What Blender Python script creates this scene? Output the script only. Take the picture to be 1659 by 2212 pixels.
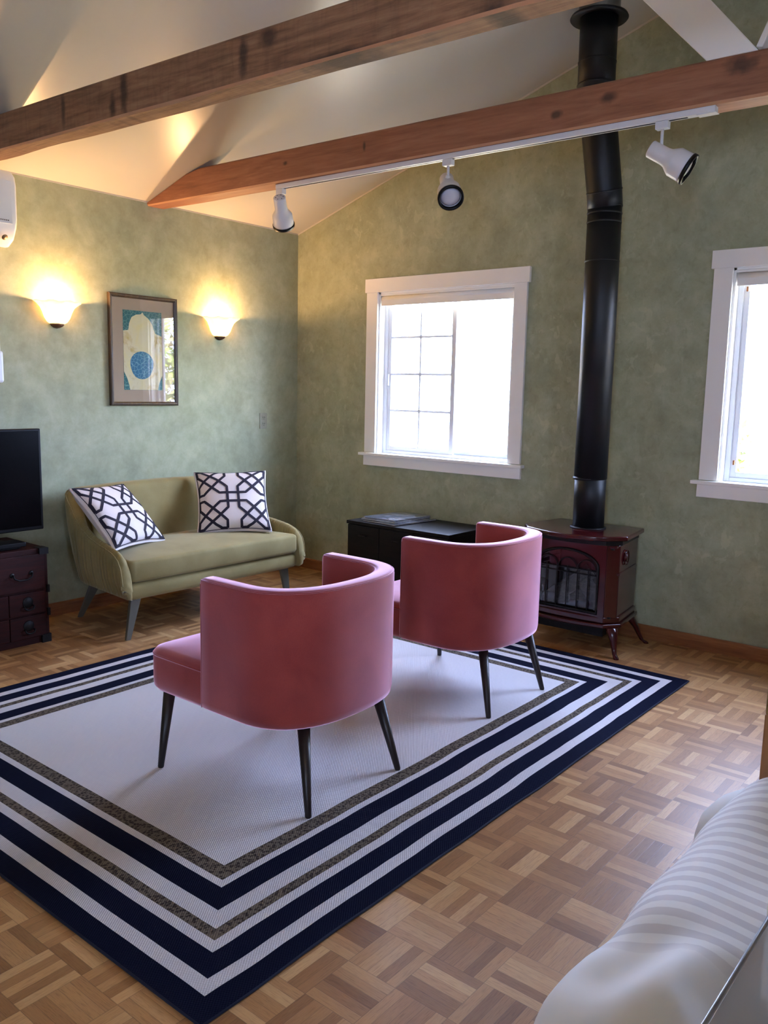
import bpy, bmesh, math, random
from mathutils import Vector, Matrix, noise
random.seed(7)
PI = math.pi
for o in list(bpy.data.objects): bpy.data.objects.remove(o)
S = bpy.context.scene; COL = S.collection

# ------------------------------------------------------------------ camera
CAM = (4.6769, -4.6761, 1.40); YAW, PITCH, ROLL, FPX = -0.6815, -0.1447, 0.0217, 1832.24
fw = Vector((math.sin(YAW)*math.cos(PITCH), math.cos(YAW)*math.cos(PITCH), math.sin(PITCH)))
rt = Vector((math.cos(YAW), -math.sin(YAW), 0)); up = rt.cross(fw)
rt, up = rt*math.cos(ROLL)+up*math.sin(ROLL), -rt*math.sin(ROLL)+up*math.cos(ROLL)
cd = bpy.data.cameras.new('camera'); cam = bpy.data.objects.new('camera', cd); COL.objects.link(cam)
cd.sensor_fit = 'HORIZONTAL'; cd.sensor_width = 36; cd.lens = FPX/1659*36; cd.clip_start = .05
M = Matrix((rt, up, -fw)).transposed().to_4x4(); M.translation = Vector(CAM); cam.matrix_world = M
S.camera = cam

# ------------------------------------------------------------------ world, sun, daylight portals, exposure
SKY = 24.0
W = bpy.data.worlds.new('world'); S.world = W; W.use_nodes = True
bgn = W.node_tree.nodes['Background']; bgn.inputs[0].default_value = (.49, .62, 1.0, 1); bgn.inputs[1].default_value = SKY
sd = bpy.data.lights.new('sun', 'SUN'); sd.energy = 170; sd.angle = .01; sd.color = (1, .93, .82)
sun = bpy.data.objects.new('sun', sd); COL.objects.link(sun)
sun.rotation_euler = Vector((.12, .6, -.8)).to_track_quat('-Z', 'Y').to_euler()
def portal(name, c, d, w, h):
    l = bpy.data.lights.new(name, 'AREA'); l.shape = 'RECTANGLE'; l.size = w; l.size_y = h; l.cycles.is_portal = True
    o = bpy.data.objects.new(name, l); COL.objects.link(o); o.location = c
    o.rotation_euler = Vector(d).to_track_quat('-Z', 'Z').to_euler(); return o
portal('daylight_portal', (1.35, .16, 1.5), (0, -1, 0), 1.2, 1.2)
portal('daylight_portal', (3.75, .16, 1.5), (0, -1, 0), 1.2, 1.2)
portal('daylight_portal', (7.46, -5.2, 1.5), (-1, 0, 0), .9, 1.2)  # daylight of the added right wall window, out of view
portal('daylight_portal', (5.35, -7.16, 1.5), (0, 1, 0), .8, 1.2)  # daylight of the added front wall window, out of view
SCONCE_W = 15.0
S.view_settings.view_transform = 'Standard'; S.view_settings.look = 'None'
S.view_settings.exposure = 1.10; S.view_settings.gamma = 1.0; S.view_settings.use_curve_mapping = False
S.cycles.max_bounces = 10; S.cycles.diffuse_bounces = 6; S.cycles.transparent_max_bounces = 12
S.cycles.caustics_reflective = False; S.cycles.caustics_refractive = False
S.cycles.sample_clamp_indirect = 8

# ------------------------------------------------------------------ node helpers
def srgb(r, g, b, a=1):
    f = lambda c: (c/255/12.92) if c/255 <= .04045 else ((c/255+.055)/1.055)**2.4
    return (f(r), f(g), f(b), a)
class N:
    def __init__(s, name):
        s.m = bpy.data.materials.new(name); s.m.use_nodes = True; s.t = s.m.node_tree; s.n = s.t.nodes
        s.b = s.n['Principled BSDF']; s.out = s.n['Material Output']
    def put(s, sock, v):
        if hasattr(v, 'is_linked') or isinstance(v, bpy.types.NodeSocket): s.t.links.new(v, sock)
        else: sock.default_value = v
    def math(s, op, a, b=0.0, c=None, clamp=False):
        n = s.n.new('ShaderNodeMath'); n.operation = op; n.use_clamp = clamp; s.put(n.inputs[0], a); s.put(n.inputs[1], b)
        if c is not None: s.put(n.inputs[2], c)
        return n.outputs[0]
    def coord(s, kind='Object'):
        return s.n.new('ShaderNodeTexCoord').outputs[kind]
    def mapping(s, v, scale=(1, 1, 1), rot=(0, 0, 0), loc=(0, 0, 0)):
        n = s.n.new('ShaderNodeMapping'); s.put(n.inputs['Vector'], v); n.inputs['Scale'].default_value = scale
        n.inputs['Rotation'].default_value = rot; n.inputs['Location'].default_value = loc; return n.outputs[0]
    def noise(s, v, scale=5, detail=3, rough=.5, dist=0):
        n = s.n.new('ShaderNodeTexNoise'); s.put(n.inputs['Vector'], v); n.inputs['Scale'].default_value = scale
        n.inputs['Detail'].default_value = detail; n.inputs['Roughness'].default_value = rough; n.inputs['Distortion'].default_value = dist
        return n.outputs[0]
    def voronoi(s, v, scale=5, feature='F1'):
        n = s.n.new('ShaderNodeTexVoronoi'); n.feature = feature; s.put(n.inputs['Vector'], v); n.inputs['Scale'].default_value = scale
        return n.outputs[0]
    def white(s, v):
        n = s.n.new('ShaderNodeTexWhiteNoise'); n.noise_dimensions = '3D'; s.put(n.inputs['Vector'], v); return n.outputs[0]
    def sep(s, v):
        n = s.n.new('ShaderNodeSeparateXYZ'); s.put(n.inputs[0], v); return n.outputs
    def comb(s, x, y, z):
        n = s.n.new('ShaderNodeCombineXYZ')
        for i, q in enumerate((x, y, z)): s.put(n.inputs[i], q)
        return n.outputs[0]
    def ramp(s, f, stops, interp='LINEAR'):
        n = s.n.new('ShaderNodeValToRGB'); s.put(n.inputs[0], f); cr = n.color_ramp; cr.interpolation = interp
        while len(cr.elements) > 1: cr.elements.remove(cr.elements[-1])
        cr.elements[0].position, cr.elements[0].color = stops[0]
        for p, c in stops[1:]: e = cr.elements.new(p); e.color = c
        return n.outputs[0]
    def mix(s, f, a, b, mode='MIX'):
        n = s.n.new('ShaderNodeMix'); n.data_type = 'RGBA'; n.blend_type = mode
        s.put(n.inputs[0], f); s.put(n.inputs[6], a); s.put(n.inputs[7], b); return n.outputs[2]
    def bump(s, h, strength=.3, dist=.01):
        n = s.n.new('ShaderNodeBump'); n.inputs['Strength'].default_value = strength; n.inputs['Distance'].default_value = dist
        s.put(n.inputs['Height'], h); s.put(s.b.inputs['Normal'], n.outputs[0])
    def set(s, **k):
        ren = dict(color='Base Color', rough='Roughness', metal='Metallic', sheen='Sheen Weight', sheenr='Sheen Roughness', sheent='Sheen Tint',
                   coat='Coat Weight', coatr='Coat Roughness', spec='Specular IOR Level', emis='Emission Color', emis_s='Emission Strength', trans='Transmission Weight', ior='IOR')
        for a, v in k.items(): s.put(s.b.inputs[ren[a]], v)
        return s
def plain(name, col, rough=.5, var=.06, scale=8, **k):
    """a lightly mottled surface of one colour"""
    n = N(name); v = n.noise(n.coord(), scale, 4)
    lo = tuple(c*(1-var) for c in col[:3])+(1,); hi = tuple(min(1, c*(1+var)) for c in col[:3])+(1,)
    n.set(color=n.ramp(v, [(.3, lo), (.7, hi)]), rough=rough, **k); return n.m

# ------------------------------------------------------------------ materials
def mat_wall(name='sage_plaster', fk=.42, dk=.20):
    n = N(name); c = n.coord()
    a = n.noise(c, 3.0, 5, .62, .6); b = n.noise(c, 9, 7, .72, .15)
    base = n.ramp(n.math('ADD', n.math('MULTIPLY', a, .5), n.math('MULTIPLY', b, .5)),
                  [(.34, srgb(139, 144, 114)), (.50, srgb(158, 162, 131)), (.66, srgb(178, 181, 150))])
    f = n.noise(n.mapping(c, (1, 1, .75)), 17, 4, .55, .7)
    fl = n.ramp(f, [(.575, (0, 0, 0, 1)), (.63, (1, 1, 1, 1))])
    patch = n.ramp(n.noise(c, 2.1, 3), [(.42, (0, 0, 0, 1)), (.60, (1, 1, 1, 1))])
    k = n.math('MULTIPLY', n.math('MULTIPLY', fl, patch), fk)
    f2 = n.ramp(n.noise(n.mapping(c, (1, 1, .8), (0, 0, 0), (5, 5, 5)), 24, 3, .6, .5), [(.36, (1, 1, 1, 1)), (.43, (0, 0, 0, 1))])
    base = n.mix(n.math('MULTIPLY', f2, dk), base, srgb(118, 124, 92))
    n.set(color=n.mix(k, base, srgb(192, 194, 160)), rough=.62)
    n.bump(n.noise(c, 30, 4), .12, .004); return n.m
def mat_parquet():
    n = N('oak_parquet'); x, y, z = n.sep(n.coord())
    u = n.math('DIVIDE', n.math('SUBTRACT', x, 3.571), .1485); v = n.math('DIVIDE', n.math('SUBTRACT', y, -1.711), .152)
    i = n.math('FLOOR', u); j = n.math('FLOOR', v); fu = n.math('SUBTRACT', u, i); fv = n.math('SUBTRACT', v, j)
    par = n.math('FLOORED_MODULO', n.math('ADD', i, j), 2)      # 1: slats along Y
    def sel(a, b): return n.math('ADD', n.math('MULTIPLY', par, a), n.math('MULTIPLY', n.math('SUBTRACT', 1, par), b))
    cross = sel(fu, fv); along = sel(fv, fu)
    s5 = n.math('MULTIPLY', cross, 5); k = n.math('FLOOR', s5); fs = n.math('SUBTRACT', s5, k)
    rnd = n.white(n.comb(i, j, k)); rb = n.white(n.comb(i, j, 77)); 
    g = n.comb(n.math('MULTIPLY', cross, 40), n.math('MULTIPLY', along, 3.0), n.math('MULTIPLY', rnd, 50))
    gr = n.noise(g, 1.0, 5, .65, .5)
    val = n.math('ADD', n.math('MULTIPLY', rnd, .62), n.math('ADD', n.math('MULTIPLY', rb, .16), n.math('MULTIPLY', gr, .30)))
    col = n.ramp(val, [(.15, srgb(128, 87, 51)), (.45, srgb(162, 117, 74)), (.68, srgb(181, 137, 90)), (.95, srgb(205, 165, 115))])
    streak = n.ramp(n.noise(n.comb(n.math('MULTIPLY', cross, 90), n.math('MULTIPLY', along, 4), n.math('MULTIPLY', rnd, 90)), 1, 3), [(.34, (.55, .5, .46, 1)), (.47, (1, 1, 1, 1))])
    col = n.mix(.55, col, streak, 'MULTIPLY')
    e1 = n.math('MINIMUM', fs, n.math('SUBTRACT', 1, fs)); e2 = n.math('MINIMUM', n.math('MINIMUM', fu, n.math('SUBTRACT', 1, fu)), n.math('MINIMUM', fv, n.math('SUBTRACT', 1, fv)))
    gap = n.math('MINIMUM', n.math('DIVIDE', e1, .03), n.math('DIVIDE', e2, .009), clamp=True)
    col = n.mix(n.math('ADD', n.math('MULTIPLY', gap, .55), .45), (.06, .034, .02, 1), col)
    n.set(color=col, rough=n.math('ADD', .33, n.math('MULTIPLY', gr, .2)), spec=.4)
    n.bump(n.math('ADD', n.math('MULTIPLY', gap, .5), n.math('MULTIPLY', n.math('ADD', gr, rnd), .3)), .25, .0015); return n.m
def mat_wood(name, c0, c1, c2, axis='x', rough=.55, scale=1.0, knots=0.0, bump=.25, saw=0.0, spots=()):
    n = N(name); co = n.coord()
    sc = {'x': (1.2, 14, 14), 'y': (14, 1.2, 14), 'z': (14, 14, 1.2)}[axis]
    v = n.mapping(co, tuple(q*scale for q in sc))
    a = n.noise(v, 2.0, 6, .62, 1.2); b = n.noise(n.mapping(co, tuple(q*scale*3 for q in sc)), 3.0, 4, .6, .3)
    col = n.ramp(n.math('ADD', n.math('MULTIPLY', a, .7), n.math('MULTIPLY', b, .3)), [(.3, c0), (.5, c1), (.7, c2)])
    if knots:
        kv = n.voronoi(n.mapping(co, {'x': (1.9, 5, 5), 'y': (5, 1.9, 5), 'z': (5, 5, 1.9)}[axis]), 1.0)
        col = n.mix(n.ramp(kv, [(.06, (knots,)*3+(1,)), (.17, (0, 0, 0, 1))]), col, (.035, .017, .01, 1))
    if spots:
        X_, Y_, Z_ = n.sep(co); wob = n.math('MULTIPLY', n.math('SUBTRACT', n.noise(co, 25, 3), .5), .9)
        for (kx, kz, ax_, az_) in spots:
            dd = n.math('SQRT', n.math('ADD', n.math('POWER', n.math('DIVIDE', n.math('SUBTRACT', X_, kx), ax_), 2), n.math('POWER', n.math('DIVIDE', n.math('SUBTRACT', Z_, kz), az_), 2)))
            col = n.mix(n.ramp(n.math('ADD', dd, wob), [(.30, (.80, .80, .80, 1)), (.75, (.28, .28, .28, 1)), (1.0, (0, 0, 0, 1))]), col, (.030, .015, .009, 1))
    if saw:
        sv = n.noise(n.mapping(co, (16, 2, 3.0), (0, .5, 0)), 2.2, 4, .6, .4)
        col = n.mix(saw, col, n.ramp(sv, [(.36, (.42, .36, .33, 1)), (.52, (1, 1, 1, 1))]), 'MULTIPLY')
    n.set(color=col, rough=rough, spec=.2 if name in ('dark_red_lacquer', 'black_lacquer_wood') else .45); n.bump(b, bump, .003); return n.m
def mat_velvet(name, c0, c1, sheen, tint, rough=.75, extra=None):
    n = N(name); co = n.coord(); a = n.noise(co, 5, 3, .5, .3); b = n.noise(co, 260, 2)
    col = n.ramp(n.math('ADD', n.math('MULTIPLY', a, .8), n.math('MULTIPLY', b, .2)), [(.35, c0), (.65, c1)])
    n.set(color=col, rough=rough, sheen=sheen, sheenr=.38, sheent=tint, spec=.15); n.bump(b, .12, .001)
    if extra:
        sh = n.n.new('ShaderNodeBsdfSheen'); sh.inputs['Color'].default_value = extra; sh.inputs['Roughness'].default_value = .5
        ad = n.n.new('ShaderNodeAddShader'); n.t.links.new(n.b.outputs[0], ad.inputs[0]); n.t.links.new(sh.outputs[0], ad.inputs[1]); n.t.links.new(ad.outputs[0], n.out.inputs[0])
    return n.m
def mat_rug():
    n = N('flatweave_rug'); x, y, z = n.sep(n.coord())
    wob = n.math('MULTIPLY', n.math('SUBTRACT', n.noise(n.comb(0, y, 0), 2.6, 2), .5), .022)
    wobx = n.math('MULTIPLY', n.math('SUBTRACT', n.noise(n.comb(x, 5, 0), 2.6, 2), .5), .008)
    dx = n.math('SUBTRACT', RUG[1]-RUG[0], n.math('ABSOLUTE', x)); dx2 = n.math('ADD', n.math('SUBTRACT', (RUG[1]-RUG[0])/2, n.math('ABSOLUTE', x)), wob)
    dy = n.math('ADD', n.math('SUBTRACT', (RUG[3]-RUG[2])/2, n.math('ABSOLUTE', y)), wobx)
    d = n.math('MINIMUM', dx2, dy)
    navy = srgb(12, 17, 38); wh = srgb(218, 214, 216); nv2 = srgb(14, 19, 41)
    br = n.mix(n.ramp(n.voronoi(n.mapping(n.coord(), (120, 90, 1)), 1.0), [(.30, (1, 1, 1, 1)), (.6, (0, 0, 0, 1))]), srgb(112, 102, 88), srgb(58, 50, 46))
    def band(d, stops):
        r = n.ramp(d, [(p, c) for p, c in stops], 'CONSTANT'); return r
    q = n.math('MULTIPLY', d, 2.0)   # 0..0.5 m
    a = band(q, [(0, navy), (.120, wh), (.200, nv2), (.336, wh), (.580, navy), (.730, wh)])
    isb = band(q, [(0, (0, 0, 0, 1)), (.406, (1, 1, 1, 1)), (.470, (0, 0, 0, 1)), (.780, (1, 1, 1, 1)), (.884, (0, 0, 0, 1))])
    col = n.mix(isb, a, br)
    wv = n.math('MULTIPLY', n.math('SINE', n.math('MULTIPLY', x, 820)), n.math('SINE', n.math('MULTIPLY', y, 620)))
    col = n.mix(n.math('MULTIPLY', n.math('ADD', wv, 1), .12), col, (0.02, .02, .03, 1))
    n.set(color=col, rough=.95, spec=.05); n.bump(wv, .5, .0015); return n.m
def mat_stripe():
    n = N('satin_striped_cotton'); uv = n.coord('UV'); u, v, _ = n.sep(uv)
    s = n.math('ADD', n.math('MULTIPLY', n.math('SINE', n.math('MULTIPLY', v, 2*PI/.0385)), .5), .5)
    m = n.math('MULTIPLY', n.ramp(s, [(.44, (0, 0, 0, 1)), (.56, (1, 1, 1, 1))]), n.ramp(v, [(.0, (0, 0, 0, 1)), (.53, (.0, .0, .0, 1)), (.57, (1, 1, 1, 1))]))
    n.set(color=n.mix(m, srgb(238, 235, 230), srgb(212, 206, 203)), rough=.8, sheen=.1)
    n.bump(n.noise(n.mapping(n.coord(), (1, .6, 1), (0, 0, .5)), 6, 3, .5, .5), .22, .02); return n.m
def mat_glass(name='window_glass'):
    n = N(name); n.n.remove(n.b)
    tr = n.n.new('ShaderNodeBsdfTransparent'); gl = n.n.new('ShaderNodeBsdfGlossy'); gl.inputs['Roughness'].default_value = 0.0
    fr = n.n.new('ShaderNodeFresnel'); geo = n.n.new('ShaderNodeNewGeometry'); n.put(fr.inputs[0], n.math('SUBTRACT', 1.5, n.math('MULTIPLY', geo.outputs['Backfacing'], 1.5-1/1.5))); mx = n.n.new('ShaderNodeMixShader')
    L = n.t.links; L.new(fr.outputs[0], mx.inputs[0]); L.new(tr.outputs[0], mx.inputs[1]); L.new(gl.outputs[0], mx.inputs[2]); L.new(mx.outputs[0], n.out.inputs[0]); return n.m
def mat_shade():
    n = N('alabaster_glass'); n.n.remove(n.b); c = n.coord()
    ti = n.n.new('ShaderNodeBsdfTranslucent'); di = n.n.new('ShaderNodeBsdfDiffuse'); mx = n.n.new('ShaderNodeMixShader'); mx.inputs[0].default_value = .35
    col = n.ramp(n.noise(c, 20, 4), [(.3, (1, .80, .52, 1)), (.7, (1, .90, .70, 1))])
    for q in (ti, di): n.t.links.new(col, q.inputs[0])
    em = n.n.new('ShaderNodeEmission'); em.inputs[0].default_value = (1, .62, .24, 1); em.inputs[1].default_value = .55; ad = n.n.new('ShaderNodeAddShader')
    L = n.t.links; L.new(ti.outputs[0], mx.inputs[1]); L.new(di.outputs[0], mx.inputs[2]); L.new(mx.outputs[0], ad.inputs[0]); L.new(em.outputs[0], ad.inputs[1]); L.new(ad.outputs[0], n.out.inputs[0]); return n.m
def mat_emit(name, col, st):
    n = N(name); n.set(color=(.8, .8, .8, 1), emis=col, emis_s=st); return n.m
def mat_crackle(name, c, line):
    n = N(name); e = n.voronoi(n.mapping(n.coord(), (1, 1, 1)), 42, 'DISTANCE_TO_EDGE')
    n.set(color=n.mix(n.ramp(e, [(.03, (1, 1, 1, 1)), (.06, (0, 0, 0, 1))]), c, line), rough=.8); return n.m
def mat_blotch(name, a, b, c):
    n = N(name); co = n.coord(); n.set(color=n.ramp(n.noise(co, 9, 5, .6, .5), [(.35, a), (.55, b), (.68, c)]), rough=.85); return n.m

RUG = (0.995, 3.325, -3.61, -0.60)
WALL = mat_wall(); WALLSOFT = mat_wall('sage_plaster_smooth', .13, .05); PARQ = mat_parquet()
CEIL = plain('cream_ceiling_paint', srgb(194, 188, 172), .30, .015, 3, spec=.5)
ARRIS = plain('pale_front_arris', srgb(190, 140, 102), .6)  # lighter tone for the front lower edge of both beams
TRIM = plain('white_trim_paint', srgb(246, 243, 235), .35, .01)
VINYL = plain('white_vinyl', srgb(228, 230, 232), .3, .01)
BASEW = mat_wood('oak_baseboard_wood', srgb(112, 68, 38), srgb(140, 90, 52), srgb(160, 106, 66), 'x', .4)
BASEWY = mat_wood('oak_baseboard_wood_side', srgb(112, 68, 38), srgb(140, 90, 52), srgb(160, 106, 66), 'y', .4)
BEAM1 = mat_wood('rough_sawn_fir', srgb(92, 64, 42), srgb(132, 96, 68), srgb(156, 118, 86), 'x', .8, .8, 0, .6, .22, ((1.46, 2.60, .035, .12), (1.38, 2.55, .03, .06), (1.02, 2.60, .02, .09), (2.16, 2.60, .03, .10), (2.29, 2.63, .06, .05), (3.22, 2.50, .07, .05), (2.62, 2.505, .22, .022)))
BEAM2 = mat_wood('smooth_red_fir', srgb(116, 72, 48), srgb(142, 92, 64), srgb(162, 110, 80), 'x', .6, .7, 0, .2, 0, ((3.556, 2.622, .075, .045), (3.04, 2.599, .045, .028), (2.803, 2.573, .035, .022), (1.2, 2.593, .020, .014), (1.75, 2.60, .012, .03)))
GLASS = mat_glass()
PINK = mat_velvet('rose_velvet', srgb(130, 50, 46), srgb(152, 66, 59), 1.0, (.92, .66, .88, 1), .75, (.62, .36, .46, 1))
OLIVE = mat_velvet('olive_velvet', srgb(130, 116, 74), srgb(148, 134, 90), .35, (.8, .78, .6, 1))
DKWOOD = mat_wood('espresso_leg_wood', srgb(26, 19, 17), srgb(38, 28, 25), srgb(48, 36, 31), 'z', .4)
GREYMETAL = plain('grey_green_leg_paint', srgb(92, 92, 82), .45)
BLACKW = mat_wood('black_lacquer_wood', srgb(13, 10, 9), srgb(21, 16, 14), srgb(30, 23, 20), 'x', .48, 1, 0, .1)
TANSU = mat_wood('dark_red_lacquer', srgb(30, 8, 7), srgb(44, 13, 11), srgb(60, 20, 16), 'y', .6, 1, 0, .2)
IRON = plain('black_iron', srgb(28, 26, 26), .5, .2, 20, metal=.6)
ENAMEL = plain('oxblood_enamel', srgb(58, 12, 14), .2, .05, 4, coat=.4, coatr=.05, spec=.3)
PIPE = plain('matte_black_pipe', srgb(18, 19, 20), .46, .05, 6, spec=.35)
GALV = plain('galvanised_steel', srgb(120, 118, 112), .35, .2, 12, metal=.9)
WHITEM = plain('white_enamelled_metal', srgb(214, 212, 212), .4, .01)
BLKPL = plain('black_plastic', srgb(8, 8, 9), .4, .02, spec=.25)
SCREEN = plain('television_screen', srgb(2, 2, 3), .25, .02, spec=.1)
LOG = mat_wood('ceramic_log', srgb(22, 20, 18), srgb(40, 36, 32), srgb(74, 68, 60), 'x', .9, 2, 0, .8)
COTTON = plain('cream_canvas', srgb(222, 212, 208), .9, .02, 20, sheen=.1)
NAVYT = plain('navy_appliqued_tape', srgb(28, 22, 40), .85)
SHEET = mat_stripe(); COTW = plain('white_cotton', srgb(225, 222, 216), .85, .01)
BULB = mat_emit('lamp_bulb_glow', (1, .75, .42, 1), 18)

# ------------------------------------------------------------------ mesh helpers (world coordinates; obj() subtracts the parent's base)
def obj(name, bm, mat, parent=None, smooth=False, bevel=0, seg=2, ang=35, sub=0):
    me = bpy.data.meshes.new(name)
    if parent is not None:
        bmesh.ops.translate(bm, verts=bm.verts, vec=-Vector(parent.get('_w', (0, 0, 0))))
    bmesh.ops.recalc_face_normals(bm, faces=bm.faces)
    bm.to_mesh(me); bm.free(); o = bpy.data.objects.new(name, me); COL.objects.link(o)
    if isinstance(mat, (list, tuple)):
        for m in mat: me.materials.append(m)
    else: me.materials.append(mat)
    if parent is not None: o.parent = parent
    o['_w'] = tuple(parent.get('_w', (0, 0, 0))) if parent is not None else (0, 0, 0)
    if smooth:
        for p in me.polygons: p.use_smooth = True
    if bevel:
        b = o.modifiers.new('bevel', 'BEVEL'); b.width = bevel; b.segments = seg; b.limit_method = 'ANGLE'; b.angle_limit = math.radians(ang)
        if smooth or seg > 2:
            for p in me.polygons: p.use_smooth = True
            b.harden_normals = True
    if sub: s = o.modifiers.new('subd', 'SUBSURF'); s.levels = s.render_levels = sub
    return o
def thing(name, label, cat, loc=(0, 0, 0), group=None):
    o = bpy.data.objects.new(name, None); COL.objects.link(o); o.location = loc; o['_w'] = tuple(loc); o['label'] = label; o['category'] = cat
    o.empty_display_size = .1
    if group: o['group'] = group
    return o
def tag(o, label, cat, group=None):
    o['label'] = label; o['category'] = cat
    if group: o['group'] = group
    return o
def struct(name, bm=None, mat=None, **k):
    if bm is None: o = bpy.data.objects.new(name, None); COL.objects.link(o); o['_w'] = (0, 0, 0)
    else: o = obj(name, bm, mat, **k)
    o['kind'] = 'structure'; return o
def dup(root, loc, label):
    r = root.copy(); COL.objects.link(r); r.location = loc; r['label'] = label; r['_w'] = tuple(loc)
    for ch in list(root.children):
        c = ch.copy(); COL.objects.link(c); c.parent = r
        for g in ch.children:
            d = g.copy(); COL.objects.link(d); d.parent = c
    return r
def B(): return bmesh.new()
def box(bm, lo, hi, mi=0):
    v = [bm.verts.new((x, y, z)) for x in (lo[0], hi[0]) for y in (lo[1], hi[1]) for z in (lo[2], hi[2])]
    for f in ((0, 1, 3, 2), (4, 6, 7, 5), (0, 4, 5, 1), (2, 3, 7, 6), (0, 2, 6, 4), (1, 5, 7, 3)):
        bm.faces.new([v[i] for i in f]).material_index = mi
    return bm
def bx(lo, hi): return box(B(), lo, hi)
def hexa(bm, P):
    """8 corner points: bottom ring 4, top ring 4"""
    v = [bm.verts.new(p) for p in P]
    for f in ((3, 2, 1, 0), (4, 5, 6, 7), (0, 1, 5, 4), (1, 2, 6, 5), (2, 3, 7, 6), (3, 0, 4, 7)): bm.faces.new([v[i] for i in f])
    return bm
def prism(bm, pts, a, b, axis='z'):
    """polygon pts extruded along axis from a to b"""
    def P(p, q): return {'z': (p[0], p[1], q), 'y': (p[0], q, p[1]), 'x': (q, p[0], p[1])}[axis]
    lo = [bm.verts.new(P(p, a)) for p in pts]; hi = [bm.verts.new(P(p, b)) for p in pts]; n = len(pts)
    bm.faces.new(lo[::-1]); bm.faces.new(hi)
    for i in range(n): bm.faces.new((lo[i], lo[(i+1) % n], hi[(i+1) % n], hi[i]))
    return bm
def loft(bm, rings, closed=True, cap=True, loop=False):
    R = [[bm.verts.new(p) for p in r] for r in rings]; n = len(R[0]); m = len(R)
    for a in range(m if loop else m-1):
        A, C = R[a], R[(a+1) % m]
        for i in range(n if closed else n-1):
            j = (i+1) % n
            try: bm.faces.new((A[i], A[j], C[j], C[i]))
            except ValueError: pass
    if cap and closed and not loop: bm.faces.new(R[0][::-1]); bm.faces.new(R[-1])
    return bm
def tube(bm, pts, r, n=10, closed=False, cap=True):
    pts = [Vector(p) for p in pts]; m = len(pts); rings = []; prev = None
    for i, p in enumerate(pts):
        a = pts[(i-1) % m] if closed else pts[max(i-1, 0)]; b = pts[(i+1) % m] if closed else pts[min(i+1, m-1)]
        t = (b-a).normalized()
        if prev is None:
            u = t.orthogonal().normalized()
        else:
            u = (prev-t*prev.dot(t)).normalized()
        prev = u; w = t.cross(u); rr = r[i] if isinstance(r, (list, tuple)) else r
        rings.append([p+(u*math.cos(k*2*PI/n)+w*math.sin(k*2*PI/n))*rr for k in range(n)])
    return loft(bm, rings, cap=cap, loop=closed)
def lathe(bm, prof, c=(0, 0, 0), n=32, axis=None, a0=0, a1=2*PI, cap=False):
    """prof: list of (r, h); around the axis vector (default z)"""
    ax = Vector(axis or (0, 0, 1)).normalized(); u = ax.orthogonal().normalized() if axis else Vector((1, 0, 0)); w = ax.cross(u); c = Vector(c)
    full = abs(a1-a0-2*PI) < 1e-6; st = n if full else n+1
    rings = [[c+ax*h+(u*math.cos(a0+(a1-a0)*k/n)+w*math.sin(a0+(a1-a0)*k/n))*max(r, 1e-5) for k in range(st)] for r, h in prof]
    loft(bm, rings, closed=full, cap=cap); bmesh.ops.remove_doubles(bm, verts=bm.verts, dist=2e-5); return bm
def arc(c, r, a0, a1, n):
    return [(c[0]+r*math.cos(a0+(a1-a0)*i/n), c[1]+r*math.sin(a0+(a1-a0)*i/n)) for i in range(n+1)]
def rrect(x0, y0, x1, y1, r, n=5):
    return arc((x1-r, y0+r), r, -PI/2, 0, n)+arc((x1-r, y1-r), r, 0, PI/2, n)+arc((x0+r, y1-r), r, PI/2, PI, n)+arc((x0+r, y0+r), r, PI, 1.5*PI, n)

# ------------------------------------------------------------------ room shell
H, SL, XR, YF, RX = 2.5272, 0.3265, 7.30, -7.0, 3.65
ZR = H+SL*RX; T = .14
struct('floor', bx((-T, YF-T, -.1), (XR+T, T, 0)), PARQ)
def wall_with_holes(name, axis, pos, d, u0, u1, top, holes, mat=None):
    """top: function u->z; vertical strips between hole edges; d = outward thickness"""
    bm = B(); us = sorted({u0, u1, *([RX] if axis == 'y' else []), *[q for h in holes for q in h[:2]]})
    for a, b in zip(us[:-1], us[1:]):
        hs = [h for h in holes if h[0] <= a+1e-6 and h[1] >= b-1e-6]
        segs = [(0, 0, top(a), top(b))] if not hs else [(0, 0, hs[0][2], hs[0][2]), (hs[0][3], hs[0][3], top(a), top(b))]
        for za, zb, zc, zd in segs:
            if axis == 'y': P = [(a, pos, za), (b, pos, zb), (b, pos+d, zb), (a, pos+d, za), (a, pos, zc), (b, pos, zd), (b, pos+d, zd), (a, pos+d, zc)]
            else: P = [(pos, a, za), (pos, b, zb), (pos+d, b, zb), (pos+d, a, za), (pos, a, zc), (pos, b, zd), (pos+d, b, zd), (pos+d, a, zc)]
            hexa(bm, P)
    return struct(name, bm, mat or WALL)
gab = lambda x: min(H+SL*x, H+SL*(2*RX-x))
WIN = [(.80, 1.895, .94, 2.06), (3.20, 4.295, .94, 2.06)]
wall_with_holes('wall_back', 'y', 0, T, 0, XR, gab, WIN)
wall_with_holes('wall_left', 'x', 0, -T, YF, T, lambda y: H, [], WALLSOFT)
wall_with_holes('wall_right', 'x', XR, T, YF, T, lambda y: H, [(-5.6, -4.8, .94, 2.06)])  # opening for the added fill window
wall_with_holes('wall_front', 'y', YF, -T, 0, XR, gab, [(4.95, 5.75, .94, 2.06)])  # opening for the added fill window behind the camera
bm = B()
for xa, xb in ((-T, RX), (XR+T, RX)):
    za = H+SL*(-T); hexa(bm, [(xa, YF-T, za), (xb, YF-T, ZR), (xb, T, ZR), (xa, T, za), (xa, YF-T, za+.15), (xb, YF-T, ZR+.15), (xb, T, ZR+.15), (xa, T, za+.15)])
struct('ceiling', bm, CEIL)
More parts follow.
